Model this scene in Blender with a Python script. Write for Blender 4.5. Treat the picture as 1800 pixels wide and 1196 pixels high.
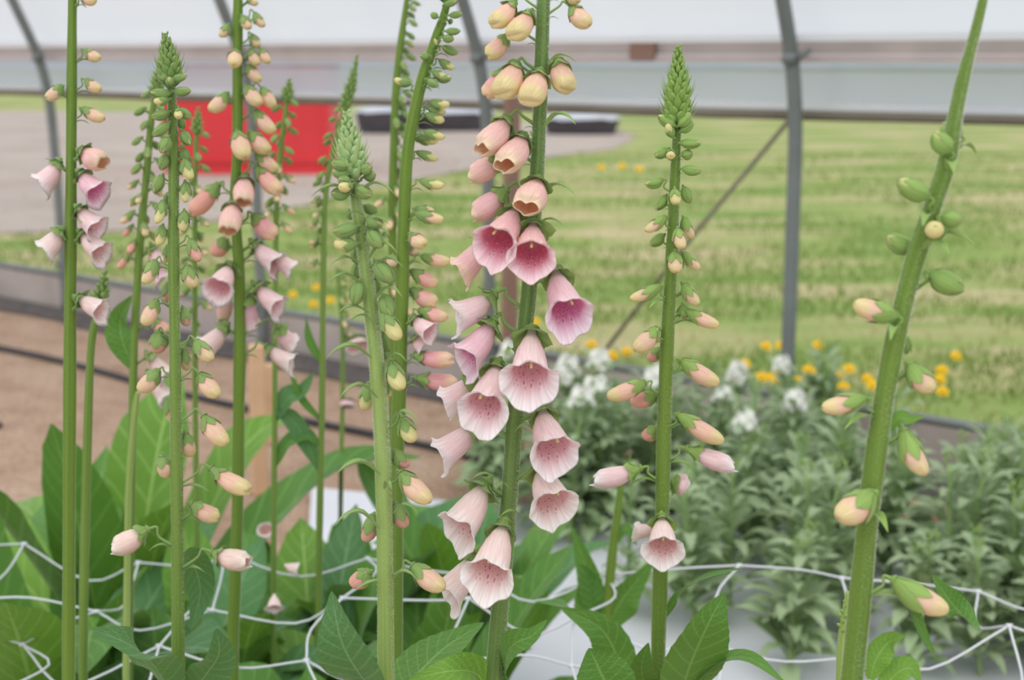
import bpy, math, random
from mathutils import Vector, Matrix, noise
for o in list(bpy.data.objects): bpy.data.objects.remove(o)
SC = bpy.context.scene
COL = SC.collection
V = Vector
PI = math.pi
# ------------------------------------------------------------ camera, world, sun, exposure
F = 2400.0
CAM = V((0, 0, 0.95))
PITCH = math.atan(498.0 / F)
FWD = V((0, math.cos(PITCH), -math.sin(PITCH)))
UP = V((0, math.sin(PITCH), math.cos(PITCH)))
RIGHT = V((1, 0, 0))
cd = bpy.data.cameras.new('camera')
cam = bpy.data.objects.new('camera', cd)
COL.objects.link(cam)
cam.location = CAM
cam.rotation_euler = (PI / 2 - PITCH, 0, 0)
cd.sensor_width = 36.0
cd.lens = F * 36.0 / 1800.0
cd.clip_start = 0.02
cd.clip_end = 400
cd.dof.use_dof = True
cd.dof.focus_distance = 0.90
cd.dof.aperture_fstop = 8.0
SC.camera = cam
SC.view_settings.view_transform = 'Standard'
SC.view_settings.look = 'None'
SC.view_settings.gamma = 1
SC.view_settings.exposure = 0.0
SC.view_settings.use_curve_mapping = False
world = bpy.data.worlds.new('overcast_sky')
SC.world = world
world.use_nodes = True
wn = world.node_tree
wn.nodes.clear()
wo = wn.nodes.new('ShaderNodeOutputWorld')
wb = wn.nodes.new('ShaderNodeBackground')
wt = wn.nodes.new('ShaderNodeTexCoord')
ws = wn.nodes.new('ShaderNodeSeparateXYZ')
wr = wn.nodes.new('ShaderNodeValToRGB')
wn.links.new(wt.outputs['Generated'], ws.inputs[0])
wn.links.new(ws.outputs['Z'], wr.inputs[0])
wr.color_ramp.elements[0].position = 0.0
wr.color_ramp.elements[0].color = (0.78, 0.84, 0.92, 1)
wr.color_ramp.elements[1].position = 0.8
wr.color_ramp.elements[1].color = (1.0, 1.0, 1.0, 1)
wb.inputs[1].default_value = 1.15
wn.links.new(wr.outputs[0], wb.inputs[0])
wn.links.new(wb.outputs[0], wo.inputs[0])
sl = bpy.data.lights.new('sun', 'SUN')
sl.energy = 1.3
sl.angle = math.radians(70)
sl.color = (1.0, 0.985, 0.96)
so = bpy.data.objects.new('sun', sl)
COL.objects.link(so)
so.rotation_euler = (math.radians(28), math.radians(-12), 0)


# ------------------------------------------------------------ helpers
def ray(px, py):
    return FWD + RIGHT * ((px - 900) / F) + UP * ((598 - py) / F)


def P(px, py, Y):                     # where the line of sight meets the vertical plane at distance Y
    r = ray(px, py)
    return CAM + r * (Y / r.y)


def PM(px, py, Y):                    # metres per pixel there
    r = ray(px, py)
    return Y / r.y / F


def G(px, py, z=0.0):                 # ... meets the level plane at height z
    r = ray(px, py)
    return CAM + r * ((z - CAM.z) / r.z)


def lin(c):
    return tuple((v / 255.0 / 12.92) if v / 255.0 <= 0.04045 else ((v / 255.0 + 0.055) / 1.055) ** 2.4 for v in c)


def mixc(a, b, t):
    t = max(0.0, min(1.0, t))
    return tuple(a[i] * (1 - t) + b[i] * t for i in range(3))


def sst(a, b, x):
    t = max(0.0, min(1.0, (x - a) / (b - a)))
    return t * t * (3 - 2 * t)


def interp(keys, t):
    if t <= keys[0][0]: return keys[0][1]
    for (a, va), (b, vb) in zip(keys, keys[1:]):
        if t <= b:
            u = (t - a) / (b - a)
            u = u * u * (3 - 2 * u) * 0.5 + u * 0.5
            return va + (vb - va) * u
    return keys[-1][1]


def catmull(pts, n):
    pts = [tuple(p) for p in pts]
    if len(pts) == 2:
        return [V(tuple(a + (b - a) * i / n for a, b in zip(*pts))) for i in range(n + 1)]
    ext = [tuple(2 * a - b for a, b in zip(pts[0], pts[1]))] + pts + [tuple(2 * a - b for a, b in zip(pts[-1], pts[-2]))]
    out = []
    m = len(pts) - 1
    for i in range(n + 1):
        u = i / n * m
        k = min(int(u), m - 1)
        u -= k
        p0, p1, p2, p3 = ext[k:k + 4]
        out.append(V(tuple(0.5 * (2 * b + (c - a) * u + (2 * a - 5 * b + 4 * c - d) * u * u + (-a + 3 * b - 3 * c + d) * u ** 3)
                           for a, b, c, d in zip(p0, p1, p2, p3))))
    return out


class MB:
    """collects vertices / faces (with colour, uv, spot mask) for ONE mesh"""
    def __init__(s):
        s.v = []; s.f = []; s.c = []; s.uv = []; s.sp = []; s.mi = []

    def add(s, co, c=(1, 1, 1), uv=(0, 0), sp=0.0):
        s.v.append(tuple(co)); s.c.append(c); s.uv.append(uv); s.sp.append(sp)
        return len(s.v) - 1

    def quadgrid(s, idx, closed=False, mi=0, flip=False):
        for a, b in zip(idx, idx[1:]):
            n = len(a)
            for j in range(n if closed else n - 1):
                k = (j + 1) % n
                q = (a[j], a[k], b[k], b[j])
                s.f.append(q[::-1] if flip else q)
                s.mi.append(mi)

    def tube(s, pts, rad, n=8, c=(1, 1, 1), caps=True, ridge=0.0, ph=0.0):
        pts = [V(p) for p in pts]
        m = len(pts)
        T0 = (pts[1] - pts[0]).normalized()
        A = T0.orthogonal().normalized()
        rings = []
        for i, p in enumerate(pts):
            T = (pts[min(i + 1, m - 1)] - pts[max(i - 1, 0)])
            T = T.normalized() if T.length > 1e-9 else T0
            A = (A - T * A.dot(T)).normalized()
            B = T.cross(A)
            r = rad(i / (m - 1)) if callable(rad) else rad
            rings.append([s.add(p + (A * math.cos(2 * PI * j / n) + B * math.sin(2 * PI * j / n)) * r *
                                (1 + ridge * math.cos(5 * 2 * PI * j / n + ph)), c, (j / n, i / (m - 1))) for j in range(n)])
        s.quadgrid(rings, True)
        if caps:
            s.f.append(tuple(rings[0][::-1])); s.mi.append(0)
            s.f.append(tuple(rings[-1])); s.mi.append(0)
        return rings

    def box(s, x0, y0, z0, x1, y1, z1, c=(1, 1, 1), M=None):
        M = M or Matrix()
        k = [s.add(M @ V(p), c) for p in ((x0, y0, z0), (x1, y0, z0), (x1, y1, z0), (x0, y1, z0), (x0, y0, z1), (x1, y0, z1), (x1, y1, z1), (x0, y1, z1))]
        for q in ((0, 3, 2, 1), (4, 5, 6, 7), (0, 1, 5, 4), (1, 2, 6, 5), (2, 3, 7, 6), (3, 0, 4, 7)):
            s.f.append(tuple(k[i] for i in q)); s.mi.append(0)

    def build(s, name, mat, parent=None, smooth=True, off=None):
        me = bpy.data.meshes.new(name)
        if off is not None:
            vs = [(a - off[0], b - off[1], c - off[2]) for a, b, c in s.v]
        else:
            vs = s.v
        me.from_pydata(vs, [], s.f)
        at = me.attributes.new('Col', 'FLOAT_COLOR', 'POINT')
        at.data.foreach_set('color', [x for c in s.c for x in (c[0], c[1], c[2], 1.0)])
        at = me.attributes.new('sp', 'FLOAT', 'POINT')
        at.data.foreach_set('value', s.sp)
        uvl = me.uv_layers.new(name='UVMap')
        li = [0] * len(me.loops)
        me.loops.foreach_get('vertex_index', li)
        uvl.data.foreach_set('uv', [x for i in li for x in s.uv[i]])
        me.polygons.foreach_set('use_smooth', [smooth] * len(me.polygons))
        for m in (mat if isinstance(mat, (list, tuple)) else [mat]): me.materials.append(m)
        if any(s.mi): me.polygons.foreach_set('material_index', s.mi)
        me.update()
        o = bpy.data.objects.new(name, me)
        COL.objects.link(o)
        if parent is not None: o.parent = parent
        return o


def empty(name, loc, label, cat, group=None):
    o = bpy.data.objects.new(name, None)
    o.empty_display_size = 0.05
    COL.objects.link(o)
    o.location = loc
    tag(o, label, cat, group)
    return o


def tag(o, label=None, cat=None, group=None, kind=None):
    if label: o['label'] = label
    if cat: o['category'] = cat
    if group: o['group'] = group
    if kind: o['kind'] = kind
    return o


def copy_tree(o, parent=None):
    c = o.copy()
    COL.objects.link(c)
    if parent is not None: c.parent = parent
    for ch in list(o.children): copy_tree(ch, c)
    return c


# ------------------------------------------------------------ materials
class NT:
    def __init__(s, name):
        s.m = bpy.data.materials.new(name)
        s.m.use_nodes = True
        s.t = s.m.node_tree
        s.t.nodes.clear()
        s.out = s.n('ShaderNodeOutputMaterial')

    def n(s, ty, **kw):
        k = s.t.nodes.new(ty)
        for a, b in kw.items(): setattr(k, a, b)
        return k

    def l(s, a, b): s.t.links.new(a, b)

    def math(s, op, a, b=None, c=None):
        k = s.n('ShaderNodeMath', operation=op)
        for i, x in enumerate((a, b, c)):
            if x is None: continue
            if isinstance(x, (int, float)): k.inputs[i].default_value = x
            else: s.l(x, k.inputs[i])
        return k.outputs[0]

    def mix(s, f, a, b, mode='MIX'):
        k = s.n('ShaderNodeMix', data_type='RGBA', blend_type=mode)
        for i, x in ((0, f), (6, a), (7, b)):
            if isinstance(x, (int, float)): k.inputs[i].default_value = x
            elif isinstance(x, tuple): k.inputs[i].default_value = (*x[:3], 1)
            else: s.l(x, k.inputs[i])
        return k.outputs[2]

    def noise(s, scale, detail=4, vec=None, rough=0.5):
        k = s.n('ShaderNodeTexNoise')
        k.inputs['Scale'].default_value = scale
        k.inputs['Detail'].default_value = detail
        k.inputs['Roughness'].default_value = rough
        if vec is not None: s.l(vec, k.inputs['Vector'])
        return k.outputs[0]

    def obj(s):
        return s.n('ShaderNodeTexCoord').outputs['Object']

    def ramp(s, x, stops):
        k = s.n('ShaderNodeValToRGB')
        e = k.color_ramp.elements
        while len(e) < len(stops): e.new(0.5)
        for q, (p, c) in zip(e, stops):
            q.position = p; q.color = (*c[:3], 1)
        s.l(x, k.inputs[0])
        return k.outputs[0]

    def surf(s, color, rough=0.6, spec=0.3, sheen=0.0, trans=0.0, transcol=None, metal=0.0, bump=None, bstr=0.3, bdist=0.002, sheenrough=0.3):
        p = s.n('ShaderNodeBsdfPrincipled')
        if isinstance(color, tuple): p.inputs['Base Color'].default_value = (*color, 1)
        else: s.l(color, p.inputs['Base Color'])
        p.inputs['Roughness'].default_value = rough
        p.inputs['Specular IOR Level'].default_value = spec
        p.inputs['Metallic'].default_value = metal
        p.inputs['Sheen Weight'].default_value = sheen
        p.inputs['Sheen Roughness'].default_value = sheenrough
        nb = None
        if bump is not None:
            b = s.n('ShaderNodeBump')
            b.inputs['Strength'].default_value = bstr
            b.inputs['Distance'].default_value = bdist
            s.l(bump, b.inputs['Height'])
            s.l(b.outputs[0], p.inputs['Normal'])
            nb = b.outputs[0]
        res = p.outputs[0]
        if trans > 0:
            t = s.n('ShaderNodeBsdfTranslucent')
            c2 = transcol if transcol is not None else color
            if isinstance(c2, tuple): t.inputs[0].default_value = (*c2, 1)
            else: s.l(c2, t.inputs[0])
            mx = s.n('ShaderNodeMixShader')
            mx.inputs[0].default_value = trans
            s.l(res, mx.inputs[1]); s.l(t.outputs[0], mx.inputs[2])
            res = mx.outputs[0]
        s.l(res, s.out.inputs[0])
        return s.m


def m_petal():
    t = NT('petal')
    col = t.n('ShaderNodeAttribute', attribute_name='Col').outputs['Color']
    sp = t.n('ShaderNodeAttribute', attribute_name='sp').outputs['Fac']
    uv = t.n('ShaderNodeUVMap').outputs[0]
    mp = t.n('ShaderNodeMapping')
    t.l(uv, mp.inputs[0])
    mp.inputs['Scale'].default_value = (46, 3.0, 1)
    ve = t.noise(1.0, 3, mp.outputs[0])
    vein = t.ramp(ve, [(0.35, (0.90, 0.86, 0.86)), (0.6, (1.03, 1.03, 1.03))])
    c = t.mix(1.0, col, vein, 'MULTIPLY')
    mp2 = t.n('ShaderNodeMapping')
    t.l(uv, mp2.inputs[0])
    mp2.inputs['Scale'].default_value = (30, 15, 1)
    vo = t.n('ShaderNodeTexVoronoi')
    t.l(mp2.outputs[0], vo.inputs['Vector'])
    vo.inputs['Scale'].default_value = 1.0
    d = vo.outputs['Distance']
    dot = t.math('LESS_THAN', d, 0.27)
    halo = t.math('MULTIPLY', t.math('LESS_THAN', d, 0.38), t.math('SUBTRACT', 1.0, dot))
    s1 = t.math('MULTIPLY', sp, 0.55)
    c = t.mix(t.math('MULTIPLY', halo, s1), c, (0.98, 0.80, 0.80))
    c = t.mix(t.math('MULTIPLY', dot, t.math('MULTIPLY', sp, 0.9)), c, (0.52, 0.07, 0.15))
    return t.surf(c, rough=0.55, spec=0.25, sheen=0.12, trans=0.33, bump=ve, bstr=0.25, bdist=0.0008)


def m_sepal(name, a, b, tip, tr=0.15):
    t = NT(name)
    uv = t.n('ShaderNodeUVMap').outputs[0]
    mp = t.n('ShaderNodeMapping')
    t.l(uv, mp.inputs[0])
    mp.inputs['Scale'].default_value = (7, 0.8, 1)
    ve = t.noise(1.0, 2, mp.outputs[0])
    c = t.mix(ve, lin(a), lin(b))
    col = t.n('ShaderNodeAttribute', attribute_name='Col').outputs['Color']
    c = t.mix(1.0, c, col, 'MULTIPLY')
    return t.surf(c, rough=0.6, spec=0.2, sheen=0.35, trans=tr, bump=ve, bstr=0.5, bdist=0.001)


def m_stem(name, a, b):
    t = NT(name)
    uv = t.n('ShaderNodeUVMap').outputs[0]
    mp = t.n('ShaderNodeMapping')
    t.l(uv, mp.inputs[0])
    mp.inputs['Scale'].default_value = (14, 5, 1)
    ve = t.noise(1.0, 3, mp.outputs[0])
    f = t.noise(900, 2, t.obj())
    c = t.mix(t.ramp(ve, [(0.35, (0, 0, 0)), (0.65, (1, 1, 1))]), lin(a), lin(b))
    c = t.mix(t.math('MULTIPLY', f, 0.25), c, lin((170, 185, 130)))
    return t.surf(c, rough=0.5, spec=0.2, sheen=0.75, sheenrough=0.18, bump=ve, bstr=0.4, bdist=0.0012)


def m_leaf(name, a, b, vein, tr=0.2, rough=0.5):
    t = NT(name)
    uv = t.n('ShaderNodeUVMap').outputs[0]
    sx = t.n('ShaderNodeSeparateXYZ')
    t.l(uv, sx.inputs[0])
    au = t.math('ABSOLUTE', t.math('SUBTRACT', sx.outputs[0], 0.5))
    w = t.math('SINE', t.math('MULTIPLY', t.math('SUBTRACT', sx.outputs[1], t.math('MULTIPLY', au, 0.28)), 75.0))
    side = t.math('MULTIPLY', t.math('GREATER_THAN', w, 0.86), 0.35)
    mid = t.math('LESS_THAN', au, 0.022)
    vf = t.math('MAXIMUM', side, t.math('MULTIPLY', mid, 0.8))
    nz = t.noise(14, 4, t.obj())
    col = t.n('ShaderNodeAttribute', attribute_name='Col').outputs['Color']
    c = t.mix(nz, lin(a), lin(b))
    c = t.mix(1.0, c, col, 'MULTIPLY')
    c = t.mix(vf, c, lin(vein))
    mp = t.n('ShaderNodeMapping')
    t.l(uv, mp.inputs[0])
    mp.inputs['Scale'].default_value = (14, 34, 1)
    vo = t.n('ShaderNodeTexVoronoi')
    t.l(mp.outputs[0], vo.inputs['Vector'])
    vo.inputs['Scale'].default_value = 1.0
    h = t.math('SUBTRACT', vo.outputs['Distance'], t.math('MULTIPLY', vf, 0.8))
    return t.surf(c, rough=rough, spec=0.3, sheen=0.25, trans=tr, transcol=t.mix(0.5, c, lin((150, 190, 50))), bump=h, bstr=0.35, bdist=0.002)


def m_plain(name, c, rough=0.6, spec=0.3, metal=0.0, ns=20, amt=0.25, dark=None, sheen=0, trans=0, bstr=0.2, bdist=0.002, det=4):
    t = NT(name)
    nz = t.noise(ns, det, t.obj())
    cc = lin(c)
    dd = lin(dark) if dark else tuple(x * (1 - amt) for x in cc)
    k = t.mix(t.ramp(nz, [(0.3, (0, 0, 0)), (0.7, (1, 1, 1))]), dd, cc)
    return t.surf(k, rough=rough, spec=spec, metal=metal, sheen=sheen, trans=trans, bump=nz, bstr=bstr, bdist=bdist)


def m_plastic(name, col, transp, w=0.6, scale=3.0):
    t = NT(name)
    mp = t.n('ShaderNodeMapping')
    t.l(t.obj(), mp.inputs[0])
    mp.inputs['Scale'].default_value = (1.2, 1.2, 0.5)
    nz = t.noise(scale, 3, mp.outputs[0])
    c = t.mix(nz, lin(col), tuple(min(1, x * 1.12) for x in lin(col)))
    tl = t.n('ShaderNodeBsdfTranslucent'); t.l(c, tl.inputs[0])
    df = t.n('ShaderNodeBsdfDiffuse'); t.l(c, df.inputs[0])
    gl = t.n('ShaderNodeBsdfGlossy'); gl.inputs['Roughness'].default_value = 0.25
    tp = t.n('ShaderNodeBsdfTransparent')
    m1 = t.n('ShaderNodeMixShader'); m1.inputs[0].default_value = 0.3
    t.l(tl.outputs[0], m1.inputs[1]); t.l(df.outputs[0], m1.inputs[2])
    m2 = t.n('ShaderNodeMixShader'); m2.inputs[0].default_value = 0.06
    t.l(m1.outputs[0], m2.inputs[1]); t.l(gl.outputs[0], m2.inputs[2])
    m3 = t.n('ShaderNodeMixShader'); m3.inputs[0].default_value = transp
    t.l(m2.outputs[0], m3.inputs[1]); t.l(tp.outputs[0], m3.inputs[2])
    t.l(m3.outputs[0], t.out.inputs[0])
    return t.m


M = {
    'petal': m_petal(),
    'sepal': m_sepal('sepal', (122, 154, 88), (156, 182, 112), None),
    'sepal_soft': m_sepal('sepal_soft', (126, 160, 86), (164, 190, 116), None),
    'sepal_mint': m_sepal('sepal_mint', (160, 190, 128), (194, 214, 160), None),
    'sepal_light': m_sepal('sepal_light', (132, 168, 84), (168, 196, 116), None),
    'stem_dark': m_stem('stem_dark', (68, 100, 36), (108, 140, 68)),
    'stem_pale': m_stem('stem_pale', (128, 154, 70), (156, 180, 102)),
    'stem_bright': m_stem('stem_bright', (80, 114, 20), (104, 134, 36)),
    'stem_mid': m_stem('stem_mid', (88, 120, 38), (114, 144, 56)),
    'leaf': m_leaf('leaf', (72, 122, 50), (100, 146, 64), (128, 170, 92)),
    'leaf_blue': m_leaf('leaf_blue', (70, 118, 70), (94, 138, 84), (122, 162, 114)),
    'leaf_light': m_leaf('leaf_light', (96, 146, 50), (124, 168, 68), (156, 190, 104)),
    'stock_leaf': m_leaf('stock_leaf', (132, 162, 112), (196, 210, 178), (180, 200, 160), 0.3, 0.7),
    'stock_stem': m_plain('stock_stem', (150, 180, 110), 0.6, sheen=0.3),
    'white_petal': m_plain('white_petal', (250, 250, 244), 0.6, ns=60, amt=0.08, trans=0.25, sheen=0.1),
    'yellow_petal': m_plain('yellow_petal', (255, 226, 60), 0.6, ns=80, dark=(252, 204, 30), trans=0.2),
    'style': m_plain('style', (240, 228, 160), 0.5),
    'metal': m_plain('galvanised', (128, 134, 132), 0.5, spec=0.4, metal=0.1, ns=9, amt=0.22, bstr=0.05),
    'bar': m_plain('weathered_bar', (128, 120, 106), 0.7, ns=5, amt=0.25),
    'wood': m_plain('weathered_wood', (184, 172, 166), 0.8, ns=7, amt=0.2, bstr=0.4),
    'wood_pink': m_plain('pinkish_wood', (196, 180, 174), 0.8, ns=7, amt=0.15),
    'wood_tan': m_plain('pale_wood', (214, 176, 140), 0.75, ns=12, amt=0.2, bstr=0.4),
    'wood_brown': m_plain('brown_wood', (150, 118, 104), 0.8, ns=12, amt=0.2),
    'red': m_plain('red_paint', (218, 58, 64), 0.45, spec=0.4, ns=3, amt=0.08, bstr=0.05),
    'black_cloth_and_shade': m_plain('black_cloth_and_shade', (98, 92, 90), 0.9, ns=30, amt=0.4, bstr=0.6),  # dark tone holds both the cloth and the shade below the baseboard
    'black': m_plain('black_rubber', (62, 62, 66), 0.6, ns=20, amt=0.2),
    'white_cloth': m_plain('white_cloth', (212, 214, 222), 0.8, ns=4, amt=0.1, bstr=0.3, bdist=0.01),
    'net': m_plain('net_plastic', (232, 236, 242), 0.45, spec=0.4, ns=40, amt=0.06, trans=0.2),
    'grey_sheet': m_plain('grey_sheet', (196, 200, 210), 0.6, ns=5, amt=0.12),
    'dark_tub': m_plain('dark_tub', (84, 80, 84), 0.6, ns=5, amt=0.3),
    'rope': m_plain('rope', (140, 132, 112), 0.8, ns=60, amt=0.3),
    'film': m_plastic('film', (234, 237, 248), 0.08),
    'film_hem': m_plastic('film_hem', (250, 252, 255), 0.0),
    'film_thin': m_plastic('film_thin', (196, 200, 214), 0.10),
    'film_clear': m_plastic('film_clear', (158, 166, 178), 0.22),
}


def m_soil():
    t = NT('soil')
    o = t.obj()
    a = t.noise(6, 6, o, 0.65)
    b = t.noise(70, 5, o, 0.7)
    c = t.ramp(a, [(0.3, lin((178, 148, 126))), (0.55, lin((208, 178, 154))), (0.75, lin((222, 198, 176)))])
    c = t.mix(t.ramp(b, [(0.35, (1, 1, 1)), (0.5, (0, 0, 0))]), c, lin((156, 124, 104)))
    return t.surf(c, rough=0.95, spec=0.1, bump=b, bstr=0.9, bdist=0.02)


def m_dirt():
    t = NT('dirt')
    o = t.obj()
    a = t.noise(0.9, 5, o, 0.6)
    b = t.noise(20, 5, o, 0.7)
    c = t.ramp(a, [(0.3, lin((158, 148, 142))), (0.6, lin((176, 166, 160))), (0.8, lin((164, 156, 142)))])
    c = t.mix(t.math('MULTIPLY', b, 0.3), c, lin((150, 136, 120)))
    return t.surf(c, rough=0.95, spec=0.1, bump=b, bstr=0.4, bdist=0.01)


def m_meadow():
    t = NT('meadow')
    o = t.obj()
    mp = t.n('ShaderNodeMapping'); t.l(o, mp.inputs[0]); mp.inputs['Scale'].default_value = (0.45, 1.3, 1)
    a = t.noise(1.6, 5, mp.outputs[0], 0.6)
    b = t.noise(30, 4, o, 0.7)
    c = t.ramp(a, [(0.36, lin((112, 140, 72))), (0.47, lin((142, 158, 92))), (0.54, lin((168, 164, 118))), (0.64, lin((194, 176, 146)))])
    c = t.mix(t.math('MULTIPLY', b, 0.35), c, lin((120, 146, 84)))
    return t.surf(c, rough=0.95, spec=0.1, bump=b, bstr=0.5, bdist=0.02)


def m_blade():
    t = NT('grass_blade')
    col = t.n('ShaderNodeAttribute', attribute_name='Col').outputs['Color']
    return t.surf(col, rough=0.7, spec=0.15, trans=0.3)


M['hair'] = m_plain('plant_hair', (236, 240, 226), 0.5, ns=10, amt=0.05, trans=0.4)
M['soil'] = m_soil(); M['dirt'] = m_dirt(); M['meadow'] = m_meadow(); M['blade'] = m_blade()

# ------------------------------------------------------------ the setting
W0 = G(200, 495, 0.15)
W1 = G(1675, 738, 0.15)
WD = (W1 - W0); WD.z = 0; WD.normalize()          # along the side wall, far left to near right
WN = V((-WD.y, WD.x, 0))                           # normal
if WN.y < 0: WN = -WN                              # pointing outwards (away from the camera)


def wall(s, n=0.0, z=0.0):                         # s metres along from W0, n metres outwards
    return V((W0.x, W0.y, 0)) + WD * s + WN * n + V((0, 0, z))


def wall_s_at(px, n=0.0):                          # s where the wall is seen in column px
    k = (px - 900) / F
    # X = k * depth ; depth = Y*cosP + (0.95-z)*sinP  (z taken 0.5)
    a = wall(0, n); b = wall(1, n)
    f = lambda p: p.x - k * (p.y * math.cos(PITCH) + 0.45 * math.sin(PITCH))
    return f(a) / (f(a) - f(b))


S0, S1 = -5.0, 5.0
WM = Matrix(((WD.x, WN.x, 0, W0.x), (WD.y, WN.y, 0, W0.y), (0, 0, 1, 0), (0, 0, 0, 1)))


def ground_mesh(name, mat, pts, z, kind='structure', n=None):
    m = MB()
    m.f.append(tuple(m.add((p[0], p[1], z)) for p in pts)); m.mi.append(0)
    o = m.build(name, mat, smooth=False)
    tag(o, kind=kind)
    return o


a, b = wall(S0 - 3, 0.0), wall(S1 + 2, 0.0)
ground_mesh('floor', M['soil'], [(a.x, a.y), (-4, -1), (4, -1), (b.x, b.y)], 0.0)
a2, b2 = wall(S0 - 30, 0.0), wall(S1 + 12, 0.0)
o = ground_mesh('meadow', M['meadow'], [(a2.x, a2.y), (b2.x, b2.y), (60, 20), (60, 120), (-60, 120), (-60, 60)], -0.002)
track_px = [(-300, 415), (165, 408), (300, 402), (450, 378), (540, 362), (620, 335), (720, 318), (860, 292), (980, 275), (1080, 262),
            (1120, 240), (1080, 226), (860, 214), (600, 203), (165, 196), (-300, 194)]
track = [G(x, y) for x, y in track_px]
o = ground_mesh('dirt_track', M['dirt'], [(p.x, p.y) for p in track], 0.004)


def inside(p, poly):
    c = False
    j = len(poly) - 1
    for i in range(len(poly)):
        a, b = poly[i], poly[j]
        if (a.y > p[1]) != (b.y > p[1]) and p[0] < (b.x - a.x) * (p[1] - a.y) / (b.y - a.y) + a.x: c = not c
        j = i
    return c


# side wall: baseboard, hip board, film, roll bar
m = MB(); m.box(S0, -0.018, 0.0, S1, 0.018, 0.135, M=WM)
o = m.build('baseboard_back', M['wood'], smooth=False); tag(o, kind='structure')
m = MB(); m.tube([wall(S0 + (S1 - S0) * i / 30, -0.012, 0.146 + 0.002 * math.sin(i)) for i in range(31)], 0.011, 8)
o = m.build('trim_1', M['metal']); tag(o, kind='structure')
HP = [(0.0, 0.0), (0.5, 0.0), (0.8, -0.012), (0.95, -0.045), (1.1, -0.11), (1.3, -0.21), (1.6, -0.39), (2.0, -0.70), (2.35, -1.05)]  # hoop profile (z, outward)


def hoop_off(z):
    return interp(HP, z)


m = MB(); m.box(S0, -0.02, 0.955, S1, 0.012, 0.988, M=WM)
o = m.build('hip_board', M['wood'], smooth=False); o.location = WN * -0.015; tag(o, kind='structure'); o.name = 'trim_2'
m = MB(); m.box(S0, -0.026, 0.938, S1, 0.006, 0.954, M=WM)
o = m.build('trim_3', M['wood_pink'], smooth=False); o.location = WN * -0.018; tag(o, kind='structure')
# film above the hip board
m = MB()
rows = []
zs = [0.975 + i * (2.35 - 0.975) / 16 for i in range(17)]
for z in zs:
    rows.append([m.add(wall(S0 + (S1 - S0) * j / 60, hoop_off(z) + 0.035 + 0.006 * math.sin(j * 1.3 + z * 9) * math.sin(j * 0.37), z)) for j in range(61)])
m.quadgrid(rows)
o = m.build('wall_back', M['film']); tag(o, kind='structure')
m = MB()      # bright doubled hem of the film where it is fixed to the board
rows = [[m.add(wall(S0 + (S1 - S0) * j / 60, hoop_off(z) - 0.012 - 0.01 * (z > 0.98), z)) for j in range(61)] for z in (0.984, 0.99, 1.0)]
m.quadgrid(rows)
o = m.build('trim_4', M['film_hem']); tag(o, kind='structure')
# roll-up curtain: thin film from the hip board down to the roll bar
c = empty('roll_up_curtain', wall(0, 0.03, 0), 'long milky plastic side curtain rolled up on a brown bar below the hip board', 'curtain')
off = wall(0, 0.03, 0)
m = MB()
rows = [[m.add(wall(S0 + (S1 - S0) * j / 80, 0.03 + 0.004 * math.sin(j * 0.9 + z * 40), z)) for j in range(81)] for z in (0.915, 0.89, 0.87, 0.845, 0.83)]
m.quadgrid(rows); m.build('curtain_film', M['film_thin'], c, off=off)
m = MB()
rows = [[m.add(wall(S0 + (S1 - S0) * j / 80, 0.028 + 0.004 * math.sin(j * 1.7 + z * 60), z)) for j in range(81)] for z in (0.950, 0.933, 0.9155)]
m.quadgrid(rows); m.build('upper_film', M['film_clear'], c, off=off)
m = MB(); m.tube([wall(S0 + (S1 - S0) * i / 40, 0.022, 0.835) for i in range(41)], 0.011, 10)
m.build('film_roll', M['film_hem'], c, off=off)
m = MB(); m.tube([wall(S0 + (S1 - S0) * i / 40, 0.02, 0.817 + 0.002 * math.sin(i * 0.8)) for i in range(41)], 0.0125, 10)
m.build('roll_bar', M['bar'], c, off=off)
# brown joint block on the hip board
s_ = wall_s_at(1138)
m = MB(); m.box(s_ - 0.03, -0.052, 0.945, s_ + 0.04, -0.038, 0.985, M=WM)
o = m.build('splice_block', M['wood_brown'], smooth=False); tag(o, 'small brown wooden splice block on the hip board', 'wood block')
# hoops
for k, (px, lab) in enumerate(((1408, 'grey steel hoop at the right, with a round clamp where it meets the board'),
                               (878, 'grey steel hoop leaning in behind the tallest pink foxglove'),
                               (471, 'grey steel hoop crossing the red box at the left'),
                               (120, 'grey steel hoop at the far left end'))):
    s_ = wall_s_at(px)
    root = empty('greenhouse_hoop', wall(s_, -0.045, 0), lab, 'hoop', 'steel hoops of the tunnel')
    rt = wall(s_, -0.045, 0)
    m = MB()
    m.tube(catmull([wall(s_, -0.045 + hoop_off(z), z) for z in (0, .3, .6, .8, .95, 1.1, 1.3, 1.6, 2.0, 2.35)], 40), 0.0168, 14)
    m.build('pipe', M['metal'], root, off=rt)
    m = MB()
    m.tube([wall(s_, -0.045 + hoop_off(0.95), 0.935), wall(s_, -0.045 + hoop_off(0.955), 0.96)], 0.0205, 14)
    m.tube([wall(s_ + 0.01, -0.05 + hoop_off(0.95), 0.945), wall(s_ + 0.05, -0.055 + hoop_off(0.95), 0.965)], 0.008, 8)
    m.build('clamp', M['metal'], root, off=rt)
    for z in (0.20, 0.16):
        m = MB()
        m.tube([wall(s_ - 0.005, -0.075, z), wall(s_ + 0.0, -0.045, z)], 0.009, 8)
        m.build('bolt', M['metal'], root, off=rt)
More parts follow.
